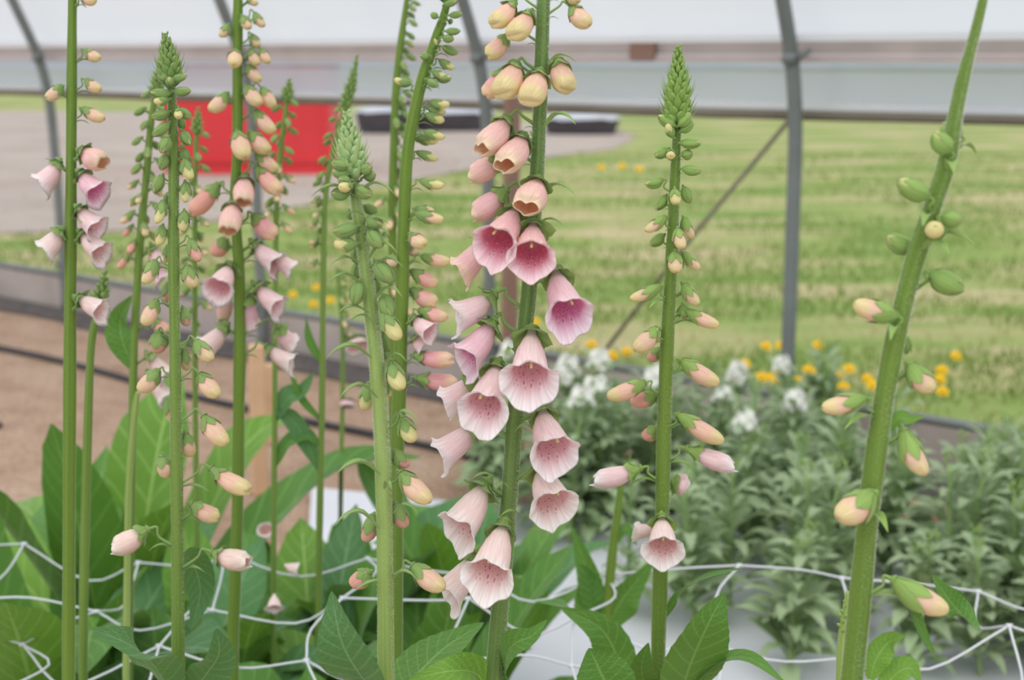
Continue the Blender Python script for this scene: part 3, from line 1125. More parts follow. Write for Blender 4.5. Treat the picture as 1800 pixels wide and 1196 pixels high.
# ------------------------------------------------------------ the tallest, sharp pink foxglove
A = Fox(.83, [(958, -60, 22), (955, 0, 24), (950, 160, 24), (944, 300, 25), (935, 430, 25), (927, 540, 27), (908, 700, 28), (896, 860, 29), (884, 1000, 31), (868, 1196, 32)],
        'tall sharp foxglove at the centre, hung with pink and peach bells', 'stem_dark', sep='sepal_soft', seed=100)
for q in (
    (905, 2, 868, 50, 38, 'c', 25, 'peach'), (930, 22, 903, 74, 43, 'c', 38, 'peach'), (895, 60, 856, 97, 36, 'c', -8, 'peach'),
    (1003, -18, 1014, 8, 30, 'b', 25, 'bud'), (1003, 12, 1036, 50, 36, 'B', 20, 'bud'),
    (884, 122, 856, 168, 38, 'c', -15, 'rose'), (908, 110, 882, 174, 52, 'c', 32, 'peach'), (950, 124, 929, 186, 49, 'c', 35, 'peach'),
    (981, 103, 995, 164, 45, 'c', 22, 'peach'), (895, 205, 847, 268, 52, 'h', 22, 'rose'), (884, 272, 828, 308, 46, 'h', -20, 'rose'),
    (921, 236, 888, 302, 54, 'h', 36, 'rose'), (892, 330, 834, 378, 50, 'h', -12, 'rosepink'), (947, 314, 924, 372, 58, 'h', 40, 'rose'),
    (908, 362, 870, 438, 66, 'o', 38, 'hot'), (937, 390, 933, 458, 62, 'o', 42, 'hot'), (855, 415, 812, 475, 54, 'o', -12, 'rosepink'),
    (975, 470, 999, 558, 66, 'o', 34, 'pink'), (872, 515, 805, 560, 58, 'o', 0, 'pale'), (869, 560, 818, 632, 62, 'o', 12, 'pink'),
    (935, 576, 930, 668, 68, 'o', 40, 'pale'), (875, 634, 849, 720, 66, 'o', 38, 'pale'), (835, 660, 790, 708, 52, 'o', -18, 'pale'),
    (838, 742, 776, 800, 58, 'o', -5, 'pale'), (952, 714, 974, 794, 68, 'o', 36, 'pale'), (950, 815, 975, 884, 68, 'o', 34, 'white'),
    (856, 844, 802, 925, 70, 'o', 20, 'white'), (888, 914, 857, 1000, 68, 'o', 38, 'white'), (838, 970, 790, 1045, 60, 'o', 8, 'white'),
):
    bx, by, tx, ty, W, st, tw, pal = q
    A.px(bx, by, tx, ty, W, st, tw, pal, drop=14 if st != 'o' else 26, bract=.35, sty=False)
for (x, y, dx, dy, ln) in ((962, 112, 1, .5, .017), (958, 225, 1, .8, .022), (952, 345, 1, .6, .024), (948, 392, 1, .15, .015), (958, 472, 1, .9, .012), (925, 935, 1, .1, .014),
                           (940, 30, -.5, 1, .010), (935, 240, .1, .6, .010), (905, 620, -.5, .5, .014), (915, 905, -1, .3, .014), (940, 760, -.3, .8, .014), (895, 860, -1, .9, .012), (868, 838, -1, .1, .014)):
    p = P(x, y, A.Y - .012)
    A.bract(p, (dx, -.5, 0), ln, up=dy)
A.leaf([(878, 1215), (884, 1175), (900, 1135, .80), (935, 1118, .79), (962, 1090, .79)], 46, (-.5, -1, .6))
A.leaf([(862, 1230), (838, 1185, .82), (790, 1180, .80), (720, 1196, .80)], 60, (0, -1, 1), 'leaf_light')

# ------------------------------------------------------------ sharp green foxglove with unopened buds
A.fuzz(16000)
B = Fox(.80, [(609, 196, 5), (613, 240, 10), (619, 300, 16), (628, 370, 20), (640, 450, 23), (652, 550, 25), (662, 640, 26), (670, 760, 27), (675, 900, 28), (678, 1196, 29)],
        'sharp foxglove left of the centre one, its pale stem set with small green buds', 'stem_pale', sep='sepal', seed=200)
B.tip(196, 312, 58, 60, mat='sepal_mint')
for q in (
    (625, 330, 654, 344, 24, 'g', 10), (615, 338, 582, 341, 24, 'g', 5), (618, 325, 601, 334, 22, 'b', 55), (640, 312, 660, 305, 20, 'g', 0), (614, 306, 584, 300, 22, 'g', 0),
    (616, 318, 596, 318, 18, 'g', 30), (633, 300, 654, 292, 20, 'g', 15), (615, 292, 583, 286, 20, 'g', 10),
    (622, 372, 608, 380, 20, 'g', -10), (645, 384, 673, 396, 25, 'g', 10), (640, 362, 662, 372, 18, 'g', -20),
    (628, 398, 586, 410, 26, 'g', 12), (628, 428, 588, 431, 26, 'b', 15), (650, 404, 672, 436, 27, 'g', 20), (656, 395, 664, 425, 18, 'g', -20),
    (626, 436, 626, 462, 18, 'g', -20), (662, 460, 690, 496, 31, 'g', 15), (628, 462, 626, 492, 20, 'g', -25), (631, 494, 624, 536, 25, 'g', 5),
    (660, 490, 658, 520, 18, 'g', -30), (674, 519, 690, 557, 29, 'g', 20), (672, 547, 704, 598, 33, 'b', 15), (672, 584, 680, 622, 18, 'g', -25), (676, 616, 682, 640, 18, 'b', -30),
    (688, 634, 706, 687, 35, 'b', 22), (650, 672, 638, 722, 31, 'b', -8), (676, 668, 682, 700, 18, 'b', -30), (708, 733, 727, 778, 33, 'b', 15),
    (694, 792, 716, 824, 28, 'b', -15), (703, 829, 757, 884, 40, 'B', 12), (656, 904, 644, 956, 32, 'b', -10), (694, 884, 712, 930, 32, 'b', -15),
    (650, 1004, 616, 1032, 36, 'B', -20), (724, 992, 782, 1037, 40, 'B', 8)):
    bx, by, tx, ty, W, st, tw = q
    pal = 'green' if st == 'g' or by < 740 else ('pinkbud' if by in (1004, 904, 884, 792) else 'bud')
    B.px(bx, by, tx, ty, W, st, tw, pal, bract=0, drop=(10 if by < 500 else 22))
for (x, y, dx, up, ln) in ((628, 350, 1, .9, .022), (622, 345, -1, .4, .024), (640, 425, 1, 1.2, .016), (632, 462, -1, .2, .018), (634, 498, -1, .5, .02), (655, 480, 1, 1.1, .018), (648, 550, -1, .3, .019),
                           (660, 528, 1, 1, .018), (650, 455, 1, 1.2, .018), (658, 570, -.6, .8, .014), (652, 630, -1, .6, .026), (676, 645, 1, 1.4, .014), (662, 700, -1, .9, .022), (668, 835, -1, .7, .026), (684, 745, 1, .9, .02),
                           (666, 930, -1, 1.0, .026), (690, 905, 1, 1, .016), (676, 860, 0, 1.2, .012), (690, 1020, .8, .9, .016), (664, 1020, -1, -.6, .014), (640, 380, -1, .3, .012), (645, 400, 1, .8, .014)):
    B.bract(P(x, y, B.Y - .008), (dx, -.35, 0), ln, up=up)
B.leaf([(668, 1230), (640, 1200, .76), (600, 1130, .74), (583, 1040, .74)], 100, (-.3, -1, .35), 'leaf_blue', curl=.15)
B.leaf([(690, 1240), (720, 1200, .84), (780, 1140, .90), (850, 1095, .95)], 90, (0, -1, 1), 'leaf')
B.leaf([(672, 1260), (655, 1215), (640, 1180, .77), (650, 1160, .75)], 60, (-.3, -1, .4), 'leaf_blue')

# ------------------------------------------------------------ left foxglove, long green buds then peach
B.fuzz(14000, y0=300)
Cx = Fox(1.0, [(290, 58, 4), (297, 110, 9), (302, 180, 15), (305, 300, 18), (305, 450, 19), (307, 600, 19), (309, 750, 20), (311, 900, 21), (313, 1196, 22)],
         'foxglove at the left with nodding green buds above peach ones, standing before the red box', 'stem_mid', seed=300)
Cx.tip(58, 150, 48, 55)
for q in (
    (300, 164, 266, 163, 16, 'g', 10), (306, 161, 336, 160, 16, 'g', 10), (302, 140, 328, 132, 14, 'g', 0), (297, 140, 278, 132, 15, 'g', 0), (300, 148, 300, 138, 14, 'g', 50), (297, 175, 272, 180, 16, 'b', 20),
    (298, 197, 267, 206, 18, 'g', 5), (297, 216, 269, 239, 18, 'g', 5), (312, 191, 336, 207, 18, 'g', 0), (314, 192, 318, 210, 17, 'b', 45), (316, 206, 320, 226, 15, 'g', -20),
    (322, 230, 334, 256, 19, 'g', 10), (296, 242, 286, 270, 21, 'g', 20), (322, 260, 329, 286, 19, 'g', -10), (290, 272, 283, 299, 18, 'g', 0), (324, 279, 336, 318, 23, 'b', 10), (314, 284, 314, 306, 16, 'g', -30),
    (284, 308, 271, 340, 20, 'g', 5), (327, 320, 326, 357, 20, 'b', 5), (297, 338, 291, 362, 16, 'g', -30), (287, 352, 280, 395, 20, 'b', 10), (325, 370, 321, 408, 20, 'b', 5),
    (285, 396, 280, 433, 21, 'b', 5), (300, 400, 296, 420, 16, 'b', -30), (334, 420, 351, 461, 23, 'b', 8), (296, 430, 290, 462, 18, 'b', -20), (274, 457, 256, 501, 27, 'b', 8), (330, 466, 340, 507, 28, 'b', 0),
    (298, 495, 290, 532, 22, 'b', -20), (276, 526, 252, 572, 29, 'B', 8), (322, 540, 325, 574, 22, 'b', -20), (278, 582, 272, 622, 34, 'b', -20), (344, 598, 374, 636, 31, 'b', 10), (322, 614, 324, 652, 22, 'b', -25),
    (279, 650, 243, 690, 33, 'B', -10), (350, 656, 386, 699, 33, 'B', 10), (300, 700, 298, 745, 24, 'b', -25), (357, 730, 400, 784, 36, 'B', 10), (326, 760, 330, 806, 28, 'B', -25), (284, 800, 290, 842, 30, 'B', -20)):
    bx, by, tx, ty, W, st, tw = q
    pal = 'green' if by < 420 else ('bud' if by % 3 else 'pinkbud')
    Cx.px(bx, by, tx, ty, W, st, tw, pal, bract=.7 if by > 350 else .3, drop=(4 if by < 300 else 12))
for q in ((370, 822, 438, 866, 36, 'c', 8, 'peach'), (334, 884, 378, 915, 34, 'c', -20, 'peach'), (262, 930, 200, 962, 44, 'h', 5, 'cream'), (372, 970, 438, 990, 42, 'h', 8, 'cream')):
    Cx.px(*q, drop=30)
Cx.leaf([(312, 990), (335, 985, 1.03), (352, 1040, 1.04), (335, 1110, 1.03)], 62, (.3, -1, .1), 'leaf_blue')
Cx.leaf([(308, 1240), (285, 1190, .97), (240, 1140, .92), (160, 1105, .9)], 80, (0, -.7, 1), 'leaf_blue')
Cx.leaf([(318, 1240), (360, 1190, .98), (385, 1150, .96), (380, 1105, .95)], 70, (.4, -1, .4), 'leaf_blue')

# ------------------------------------------------------------ foxglove with open bells behind it
Cx.fuzz(9000, y0=150)
D = Fox(1.25, [(420, -60, 16), (418, 0, 17), (417, 100, 18), (417, 250, 18), (413, 360, 18), (420, 480, 20), (421, 600, 21), (419, 750, 21), (417, 900, 21), (410, 1100, 21), (408, 1196, 21)],
        'foxglove before the red box, peach bells above and open pale pink bells lower down', 'stem_bright', seed=400, hi=False)
for q in (
    (436, -8, 452, 10, 17, 'b', 5, 'bud'), (426, 28, 440, 53, 21, 'b', 10, 'bud'), (447, 22, 463, 49, 19, 'b', 0, 'bud'), (402, 42, 388, 66, 20, 'b', 0, 'bud'), (442, 60, 455, 83, 19, 'b', 0, 'bud'),
    (414, 88, 417, 121, 26, 'B', 40, 'bud'), (444, 88, 453, 117, 22, 'B', 10, 'bud'), (458, 86, 473, 112, 19, 'B', 0, 'bud'), (436, 114, 457, 145, 23, 'B', 0, 'bud'),
    (400, 163, 371, 199, 29, 'B', 5, 'bud'), (433, 150, 458, 189, 28, 'B', 10, 'bud'), (460, 154, 483, 188, 25, 'B', -5, 'bud'), (448, 193, 482, 236, 28, 'B', 0, 'peach'),
    (416, 230, 436, 283, 34, 'B', 25, 'peach'), (441, 232, 473, 271, 33, 'B', 5, 'peach'), (450, 268, 486, 301, 28, 'B', -10, 'peach'), (450, 292, 493, 340, 33, 'c', 5, 'rose'),
    (386, 322, 334, 373, 36, 'c', -5, 'pinkbud'), (431, 306, 434, 362, 38, 'h', 30, 'rose'), (412, 350, 408, 412, 40, 'h', 30, 'rose'), (444, 376, 482, 416, 38, 'c', -10, 'rosepink'),
    (398, 418, 373, 445, 32, 'c', -30, 'pinkbud'), (445, 423, 486, 466, 42, 'o', 0, 'pale'), (480, 442, 510, 474, 36, 'o', -15, 'pale'), (405, 462, 389, 512, 46, 'o', 35, 'pale'), (450, 497, 490, 542, 42, 'o', 5, 'pale'),
    (440, 518, 436, 568, 34, 'o', -25, 'pink'), (400, 568, 358, 612, 42, 'o', -5, 'white'), (466, 607, 512, 640, 36, 'o', -5, 'white'), (488, 572, 505, 602, 36, 'o', -40, 'pale'), (395, 500, 385, 560, 30, 'h', -25, 'rose')):
    D.px(*q, drop=18, bract=.8)

# ------------------------------------------------------------ leaning foxglove left of centre
H = Fox(1.1, [(800, -60, 12), (782, 20, 14), (765, 70, 17), (745, 130, 20), (730, 190, 21), (716, 270, 22), (710, 380, 22), (707, 500, 23), (703, 650, 24), (697, 850, 25), (694, 1196, 25)],
        'leaning bright green foxglove behind the sharp bud spike, buds down its right side', 'stem_bright', seed=500, hi=False)
H.tip(-60, 0, 46, 26)
for q in (
    (770, 30, 757, 24, 12, 'g'), (790, 27, 813, 25, 12, 'g'), (782, 8, 804, 4, 12, 'g'), (788, 36, 796, 38, 10, 'g'), (784, 55, 809, 55, 13, 'g'), (778, 66, 798, 69, 14, 'g'), (778, 82, 805, 93, 16, 'g'), (755, 98, 738, 98, 13, 'g'),
    (768, 72, 764, 74, 14, 'b'), (772, 105, 798, 121, 16, 'b'), (760, 126, 784, 135, 16, 'b'), (768, 138, 793, 140, 14, 'g'), (752, 140, 771, 152, 15, 'g'), (722, 148, 692, 139, 16, 'b'),
    (757, 178, 791, 189, 18, 'b'), (752, 190, 784, 198, 15, 'b'), (748, 200, 782, 213, 19, 'b'), (745, 230, 783, 243, 18, 'b'), (728, 238, 769, 251, 19, 'b'), (732, 267, 770, 279, 18, 'b'), (738, 317, 782, 332, 20, 'b'),
    (730, 366, 765, 372, 20, 'b'), (728, 374, 782, 388, 24, 'b'), (722, 412, 748, 436, 28, 'B'), (740, 450, 792, 462, 24, 'B'), (722, 475, 770, 502, 28, 'B'), (722, 508, 766, 536, 34, 'c'), (735, 545, 788, 560, 27, 'B'),
    (724, 556, 758, 586, 38, 'o'), (727, 624, 796, 636, 34, 'c'), (730, 664, 803, 674, 34, 'c'), (725, 590, 745, 612, 30, 'o'), (690, 448, 686, 470, 22, 'B'), (722, 430, 735, 450, 22, 'B')):
    bx, by, tx, ty, W, st = q
    pal = 'green' if by < 320 else 'bud' if by < 470 else ('rose' if by < 600 else 'rosepink')
    if st == 'o': pal = 'pale'
    H.px(bx, by, tx, ty, W, st, None, pal, drop=14, bract=.7 if by > 60 else .3)

# ------------------------------------------------------------ blurred spikes farther back
E = Fox(1.32, [(283, 108, 4), (276, 160, 8), (266, 210, 12), (256, 320, 13), (248, 400, 14), (240, 520, 14), (234, 660, 14), (230, 900, 14), (228, 1000, 14)],
        'blurred green foxglove spike just left of the bud spike, in front of the dirt', 'stem_mid', seed=600, hi=False)
E.tip(108, 165, 30, 26)
E.auto(165, 460, 30, .011, .017, [(0, 'g', 'green'), (.45, 'b', 'bud'), (.8, 'B', 'pinkbud')], (PI * .6, PI * 2.6))
E.leaf([(236, 650), (215, 600), (212, 560), (232, 520, 1.28)], 50, (0, -1, .2), 'leaf')
for x, y, tx, ty, W, st, pal in ((268, 430, 280, 462, 30, 'o', 'pale'), (270, 455, 285, 490, 30, 'o', 'pink'), (262, 620, 290, 660, 34, 'o', 'white'), (265, 655, 288, 700, 34, 'o', 'white'), (272, 560, 292, 585, 28, 'c', 'rose')):
    E.px(x, y, tx, ty, W, st, -10, pal, drop=20)
Fx = Fox(1.5, [(509, 138, 4), (504, 180, 7), (495, 250, 9), (487, 340, 10), (484, 480, 10), (483, 700, 10), (481, 930, 10)],
         'blurred foxglove spike over the right part of the red box', 'stem_mid', seed=700, hi=False)
Fx.tip(138, 180, 26, 22)
Fx.auto(180, 400, 22, .010, .017, [(0, 'g', 'green'), (.5, 'b', 'bud'), (.8, 'B', 'bud')])
Fx.leaf([(483, 820), (505, 780), (540, 765), (565, 790)], 34, (0, -.6, 1), 'leaf')
Fx.leaf([(484, 740), (505, 700), (530, 690), (552, 655)], 40, (0, -.8, 1), 'leaf_blue')
Fx.leaf([(483, 720), (515, 740), (545, 790), (560, 830)], 34, (0, -1, .5), 'leaf_blue')
Gx = Fox(1.5, [(628, 97, 4), (618, 150, 8), (604, 200, 9), (585, 270, 10), (572, 350, 10), (568, 500, 11), (566, 700, 11), (562, 900, 12)],
         'slender blurred foxglove whose green tip curves right above the sharp bud spike', 'stem_mid', seed=800, hi=False)
Gx.tip(97, 190, 26, 40)
Gx.auto(190, 470, 20, .009, .014, [(0, 'g', 'green'), (.5, 'b', 'bud')], (PI * .7, PI * 1.5))
Gx.leaf([(567, 640), (545, 600), (538, 560)], 16, (0, -1, .5), 'leaf')
Gx.leaf([(565, 740), (530, 700), (505, 640)], 14, (0, -1, .5), 'leaf')
I = Fox(1.5, [(724, -60, 8), (712, 20, 10), (700, 110, 13), (694, 200, 14), (690, 350, 15), (690, 500, 15), (690, 800, 15)],
        'upright blurred foxglove just left of the leaning one, green buds on its right', 'stem_bright', seed=900, hi=False)
I.auto(-10, 400, 34, .010, .017, [(0, 'g', 'green'), (.75, 'b', 'bud')], (-PI * .5, PI * .45))
I.auto(300, 560, 12, .016, .020, [(0, 'B', 'bud'), (.5, 'c', 'rose')], (-PI * .4, PI * 1.2))
m1 = Fox(1.45, [(349, 188, 4), (346, 230, 7), (343, 300, 8), (342, 450, 9), (343, 700, 10), (344, 820, 10)],
         'short blurred foxglove spike against the left part of the red box', 'stem_mid', seed=1000, hi=False)
m1.tip(188, 235, 24, 20)
m1.auto(235, 420, 16, .010, .015, [(0, 'g', 'green'), (.4, 'b', 'bud')])
m1.auto(430, 620, 10, .014, .016, [(0, 'b', 'bud')])
O = Fox(1.9, [(592, 470, 5), (597, 520, 6), (602, 600, 8), (602, 700, 8), (600, 800, 8)],
        'small blurred foxglove with yellowish buds between the slender spike and the sharp bud spike', 'stem_mid', seed=1100, hi=False)
O.auto(475, 600, 14, .010, .014, [(0, 'b', 'green'), (.4, 'B', 'bud')], (-PI * .4, PI * .4))
O.px(612, 700, 612, 716, 28, 'h', 20, 'pink')
O.px(628, 590, 634, 610, 44, 'o', 20, 'white')
T = Fox(1.15, [(242, 690, 8), (238, 715, 11), (230, 800, 12), (225, 900, 12), (222, 1100, 12)],
        'cut flowerless pale green stalk left of the bud spike', 'stem_pale', seed=1150, hi=False)
# ------------------------------------------------------------ right foxglove
J = Fox(1.0, [(1192, 82, 5), (1192, 140, 10), (1190, 220, 14), (1187, 300, 17), (1183, 400, 20), (1178, 500, 22), (1172, 620, 24), (1167, 760, 25), (1164, 900, 25), (1158, 1100, 26), (1156, 1196, 26)],
        'foxglove right of centre, fluffy green tip and sideways peach buds, one open bell low down', 'stem_bright', sep='sepal_light', seed=1200)
J.tip(80, 215, 54, 70, mat='sepal_light')
for q in (
    (1187, 222, 1157, 204, 18, 'g', 0), (1193, 222, 1213, 200, 18, 'g', 10), (1196, 232, 1218, 214, 16, 'g', 0), (1183, 242, 1172, 219, 16, 'b', 20), (1196, 252, 1232, 252, 17, 'g', 5), (1172, 262, 1151, 276, 19, 'g', 5),
    (1179, 268, 1177, 277, 18, 'b', 60), (1198, 274, 1217, 268, 18, 'g', 0), (1199, 297, 1232, 302, 17, 'g', 5), (1166, 316, 1134, 326, 19, 'g', 5), (1170, 344, 1154, 369, 18, 'g', -5), (1186, 332, 1187, 362, 22, 'b', 25),
    (1202, 328, 1213, 357, 19, 'g', -5), (1170, 380, 1134, 408, 21, 'b', 5), (1166, 412, 1144, 432, 20, 'g', -5), (1202, 382, 1218, 420, 23, 'b', -5), (1191, 402, 1196, 440, 24, 'b', 30), (1186, 442, 1186, 482, 28, 'b', 25), (1202, 444, 1229, 475, 21, 'b', 0),
    (1162, 502, 1108, 530, 24, 'b', 0), (1201, 498, 1226, 538, 26, 'b', 5), (1206, 545, 1263, 576, 26, 'B', 0), (1200, 536, 1205, 560, 22, 'b', -30), (1158, 576, 1115, 618, 34, 'B', 5), (1162, 612, 1142, 634, 24, 'B', -30),
    (1196, 632, 1263, 677, 34, 'B', 5), (1136, 672, 1066, 699, 32, 'B', 0), (1156, 692, 1110, 712, 30, 'B', -20), (1190, 728, 1272, 778, 34, 'B', 5), (1156, 752, 1134, 772, 28, 'B', -35), (1160, 925, 1124, 938, 30, 'o', -30),
    (1206, 788, 1290, 818, 38, 'h', 0), (1128, 822, 1046, 848, 40, 'h', -5), (1180, 846, 1208, 852, 42, 'h', -10), (1163, 905, 1160, 958, 52, 'o', 44)):
    bx, by, tx, ty, W, st, tw = q
    pal = 'green' if by < 380 else 'bud' if by < 600 else 'peach'
    if by in (612, 692, 752): pal = 'pinkbud'
    if st == 'h': pal = 'pale'
    if st == 'o': pal = 'white'
    J.px(bx, by, tx, ty, W, st, tw, pal, drop=(4 if by < 300 else 22), bract=.3 if by < 480 else 1.1)
J.leaf([(1165, 1090), (1195, 1045), (1240, 1015, .97), (1312, 998, .95)], 22, (0, -.5, 1), 'leaf')
J.leaf([(1196, 1280), (1205, 1200, .96), (1240, 1110, .93), (1274, 1043, .93)], 104, (.25, -1, .25), 'leaf', curl=.12)
J.leaf([(1154, 1260), (1135, 1210), (1128, 1170, .97), (1140, 1130, .96)], 52, (0, -1, .3), 'leaf')
J.leaf([(1172, 1260), (1240, 1180, .96), (1310, 1155, .93), (1385, 1205, .9)], 34, (0, -.6, 1), 'leaf')
# ------------------------------------------------------------ thick-stemmed foxglove at the right
J.fuzz(9000, y0=220)
K = Fox(.68, [(1742, -60, 12), (1716, 50, 18), (1695, 130, 22), (1680, 200, 26), (1664, 290, 30), (1634, 380, 32), (1605, 470, 33), (1580, 570, 34), (1558, 680, 35), (1541, 790, 36), (1524, 930, 37), (1510, 1080, 38), (1498, 1196, 40)],
        'nearest foxglove, thick leaning stem at the right with a few big green and peach buds', 'stem_bright', sep='sepal_light', seed=1300)
for q in (
    (1672, 266, 1638, 236, 36, 'g', 10), (1690, 240, 1660, 216, 36, 'g', -20), (1634, 346, 1577, 320, 38, 'g', 5), (1640, 406, 1634, 402, 36, 'b', 78), (1606, 440, 1560, 416, 34, 'g', -5), (1636, 480, 1692, 512, 42, 'g', 5),
    (1578, 556, 1498, 535, 42, 'b', 5), (1592, 592, 1596, 622, 20, 'g', -20), (1598, 640, 1636, 690, 44, 'b', 12), (1655, 380, 1690, 388, 32, 'g', 0), (1524, 700, 1441, 716, 38, 'b', 8),
    (1588, 754, 1617, 838, 44, 'b', 8), (1536, 866, 1466, 914, 58, 'b', 18), (1568, 1018, 1660, 1078, 52, 'b', 8)):
    bx, by, tx, ty, W, st, tw = q
    K.px(bx, by, tx, ty, W, st, tw, 'green' if by < 500 else 'bud', drop=26, bract=1.2)
K.leaf([(1530, 1196), (1540, 1160), (1562, 1130), (1592, 1118, .67)], 46, (0, -1, .8), 'leaf_light')
K.leaf([(1575, 1035), (1600, 1060), (1620, 1110), (1645, 1160)], 26, (.5, -1, .2), 'leaf')
K.leaf([(1560, 760), (1580, 735), (1600, 738), (1625, 732)], 26, (0, -.7, 1), 'leaf_light')
K.leaf([(1720, 1110), (1690, 1080, .7), (1665, 1050, .7), (1638, 1010, .7)], 50, (.3, -1, .3), 'leaf')
K.leaf([(1545, 1230), (1570, 1190), (1600, 1175), (1620, 1205)], 46, (0, -.7, 1), 'leaf_light')
K.fuzz(12000)
N = Fox(.78, [(1490, 1040, 6), (1484, 1090, 12), (1480, 1130, 16), (1478, 1196, 18)],
        'small pale green foxglove shoot hugging the left side of the thick stem', 'stem_pale', sep='sepal_light', seed=1350)
N.tip(1040, 1110, 26, 20)
# ------------------------------------------------------------ left edge foxglove (stem beyond the edge) and its neighbours
L_ = Fox(1.1, [(128, -60, 14), (126, 100, 17), (124, 400, 20), (122, 700, 22), (120, 1196, 22)],
         'foxglove at the far left edge, only its pale pink bells reaching in', 'stem_bright', seed=1400, hi=False)
for q in ((140, -8, 170, 4, 22, 'B', 0, 'bud'), (150, 88, 176, 106, 22, 'B', 0, 'bud'), (150, 140, 178, 160, 22, 'B', 0, 'bud'), (145, 190, 184, 213, 24, 'B', 0, 'bud'), (110, 150, 80, 175, 24, 'B', 0, 'bud'),
          (140, 262, 186, 288, 44, 'h', 10, 'rose'), (138, 300, 176, 340, 46, 'o', 5, 'pink'), (135, 362, 172, 402, 44, 'o', 0, 'pale'), (140, 405, 182, 446, 42, 'o', 5, 'white'), (105, 280, 75, 325, 44, 'o', 0, 'pale'), (108, 400, 78, 440, 44, 'o', 0, 'white')):
    L_.px(*q, drop=20)
L_.px(134, 520, 180, 545, 40, 'o', 0, 'white', drop=24)
S_ = Fox(1.2, [(186, 476, 4), (180, 510, 8), (168, 560, 12), (158, 640, 14), (150, 900, 16)],
         'small green foxglove tip at the left edge below the pale bells', 'stem_mid', seed=1450, hi=False)
S_.tip(476, 545, 36, 26)
# ------------------------------------------------------------ leafy young foxglove between the centre and right ones
Q = Fox(1.45, [(1092, 845, 10), (1086, 900, 14), (1078, 960, 16), (1068, 1060, 19), (1062, 1110, 20)],
        'leafy young foxglove without flowers between the centre plant and the right one', 'stem_bright', seed=1500, hi=False)
Q.leaf([(1062, 1110), (1045, 1060), (1030, 1000), (1005, 925)], 46, (0, -1, .3), 'leaf')
Q.leaf([(1066, 1110), (1085, 1070), (1105, 1040), (1150, 985)], 62, (.3, -1, .4), 'leaf')
Q.leaf([(1058, 1120), (1040, 1080), (1035, 1030), (1020, 990)], 58, (0, -1, .4), 'leaf')
Q.leaf([(1064, 1120), (1030, 1100, 1.35), (1000, 1068, 1.25), (940, 1058, 1.2)], 34, (0, -.7, 1), 'leaf')
Q.leaf([(1050, 1250, 1.1), (1085, 1180, 1.1), (1060, 1110, 1.1), (985, 1068, 1.1)], 56, (-.2, -1, .4), 'leaf')
Q.leaf([(1085, 860), (1095, 830), (1110, 800)], 14, (0, -1, .5), 'leaf')
Q.leaf([(1075, 960), (1100, 930), (1120, 960)], 18, (0, -1, .5), 'leaf')
Q.leaf([(1060, 1280, .95), (1068, 1220, .95), (1050, 1170, .95), (1035, 1140, .95)], 70, (0, -1, .3), 'leaf')

# ------------------------------------------------------------ leafy rosettes filling the left bed
RL = ['first', 'second']
spots = [  # px, py of the crown's middle top, Y, leaf length, n, width, label
    (190, 1.75, .60, 13, .12, 'tall broad-leaved foxglove rosette at the left edge, highest of the leafy ones'),
    (268, 1.45, .38, 12, .10, 'foxglove rosette behind the foot of the left bud spike'),
    (370, 1.55, .36, 12, .09, 'foxglove rosette right of the left bud spike, under the pale open bell'),
    (455, 1.65, .38, 12, .10, 'foxglove rosette below the hanging white bell, left of the pale stake foot'),
    (545, 1.60, .37, 12, .09, 'foxglove rosette around the slender blurred stem'),
    (640, 1.75, .38, 12, .09, 'foxglove rosette behind the lower part of the sharp bud spike'),
    (730, 1.50, .38, 12, .09, 'foxglove rosette between the bud spike and the centre foxglove'),
    (820, 1.8, .38, 12, .09, 'foxglove rosette behind the lowest bells of the centre foxglove'),
    (180, 1.15, .34, 11, .09, 'foxglove rosette in the lower left corner'),
    (340, 1.2, .30, 11, .085, 'foxglove rosette low at the bottom, right of the left bud spike'),
    (480, 1.15, .32, 11, .09, 'foxglove rosette low at the bottom, middle of the left bed'),
    (570, 1.3, .32, 11, .09, 'foxglove rosette low at the bottom, left of the sharp bud spike'),
    (760, 1.2, .30, 11, .09, 'foxglove rosette low at the bottom, left of the centre stem'),
    (60, 1.5, .52, 12, .11, 'foxglove rosette outside the left edge'),
]
for i, (px, Y, ln, n, W, lab) in enumerate(spots):
    p = P(px, 900, Y)
    rosette((p.x, Y, 0), n, ln, W, 40 + i, lab, 'leafy foxgloves of the left bed', ('leaf', 'leaf', 'leaf_light', 'leaf_blue')[i % 2:] if i % 3 else ('leaf', 'leaf_light'))

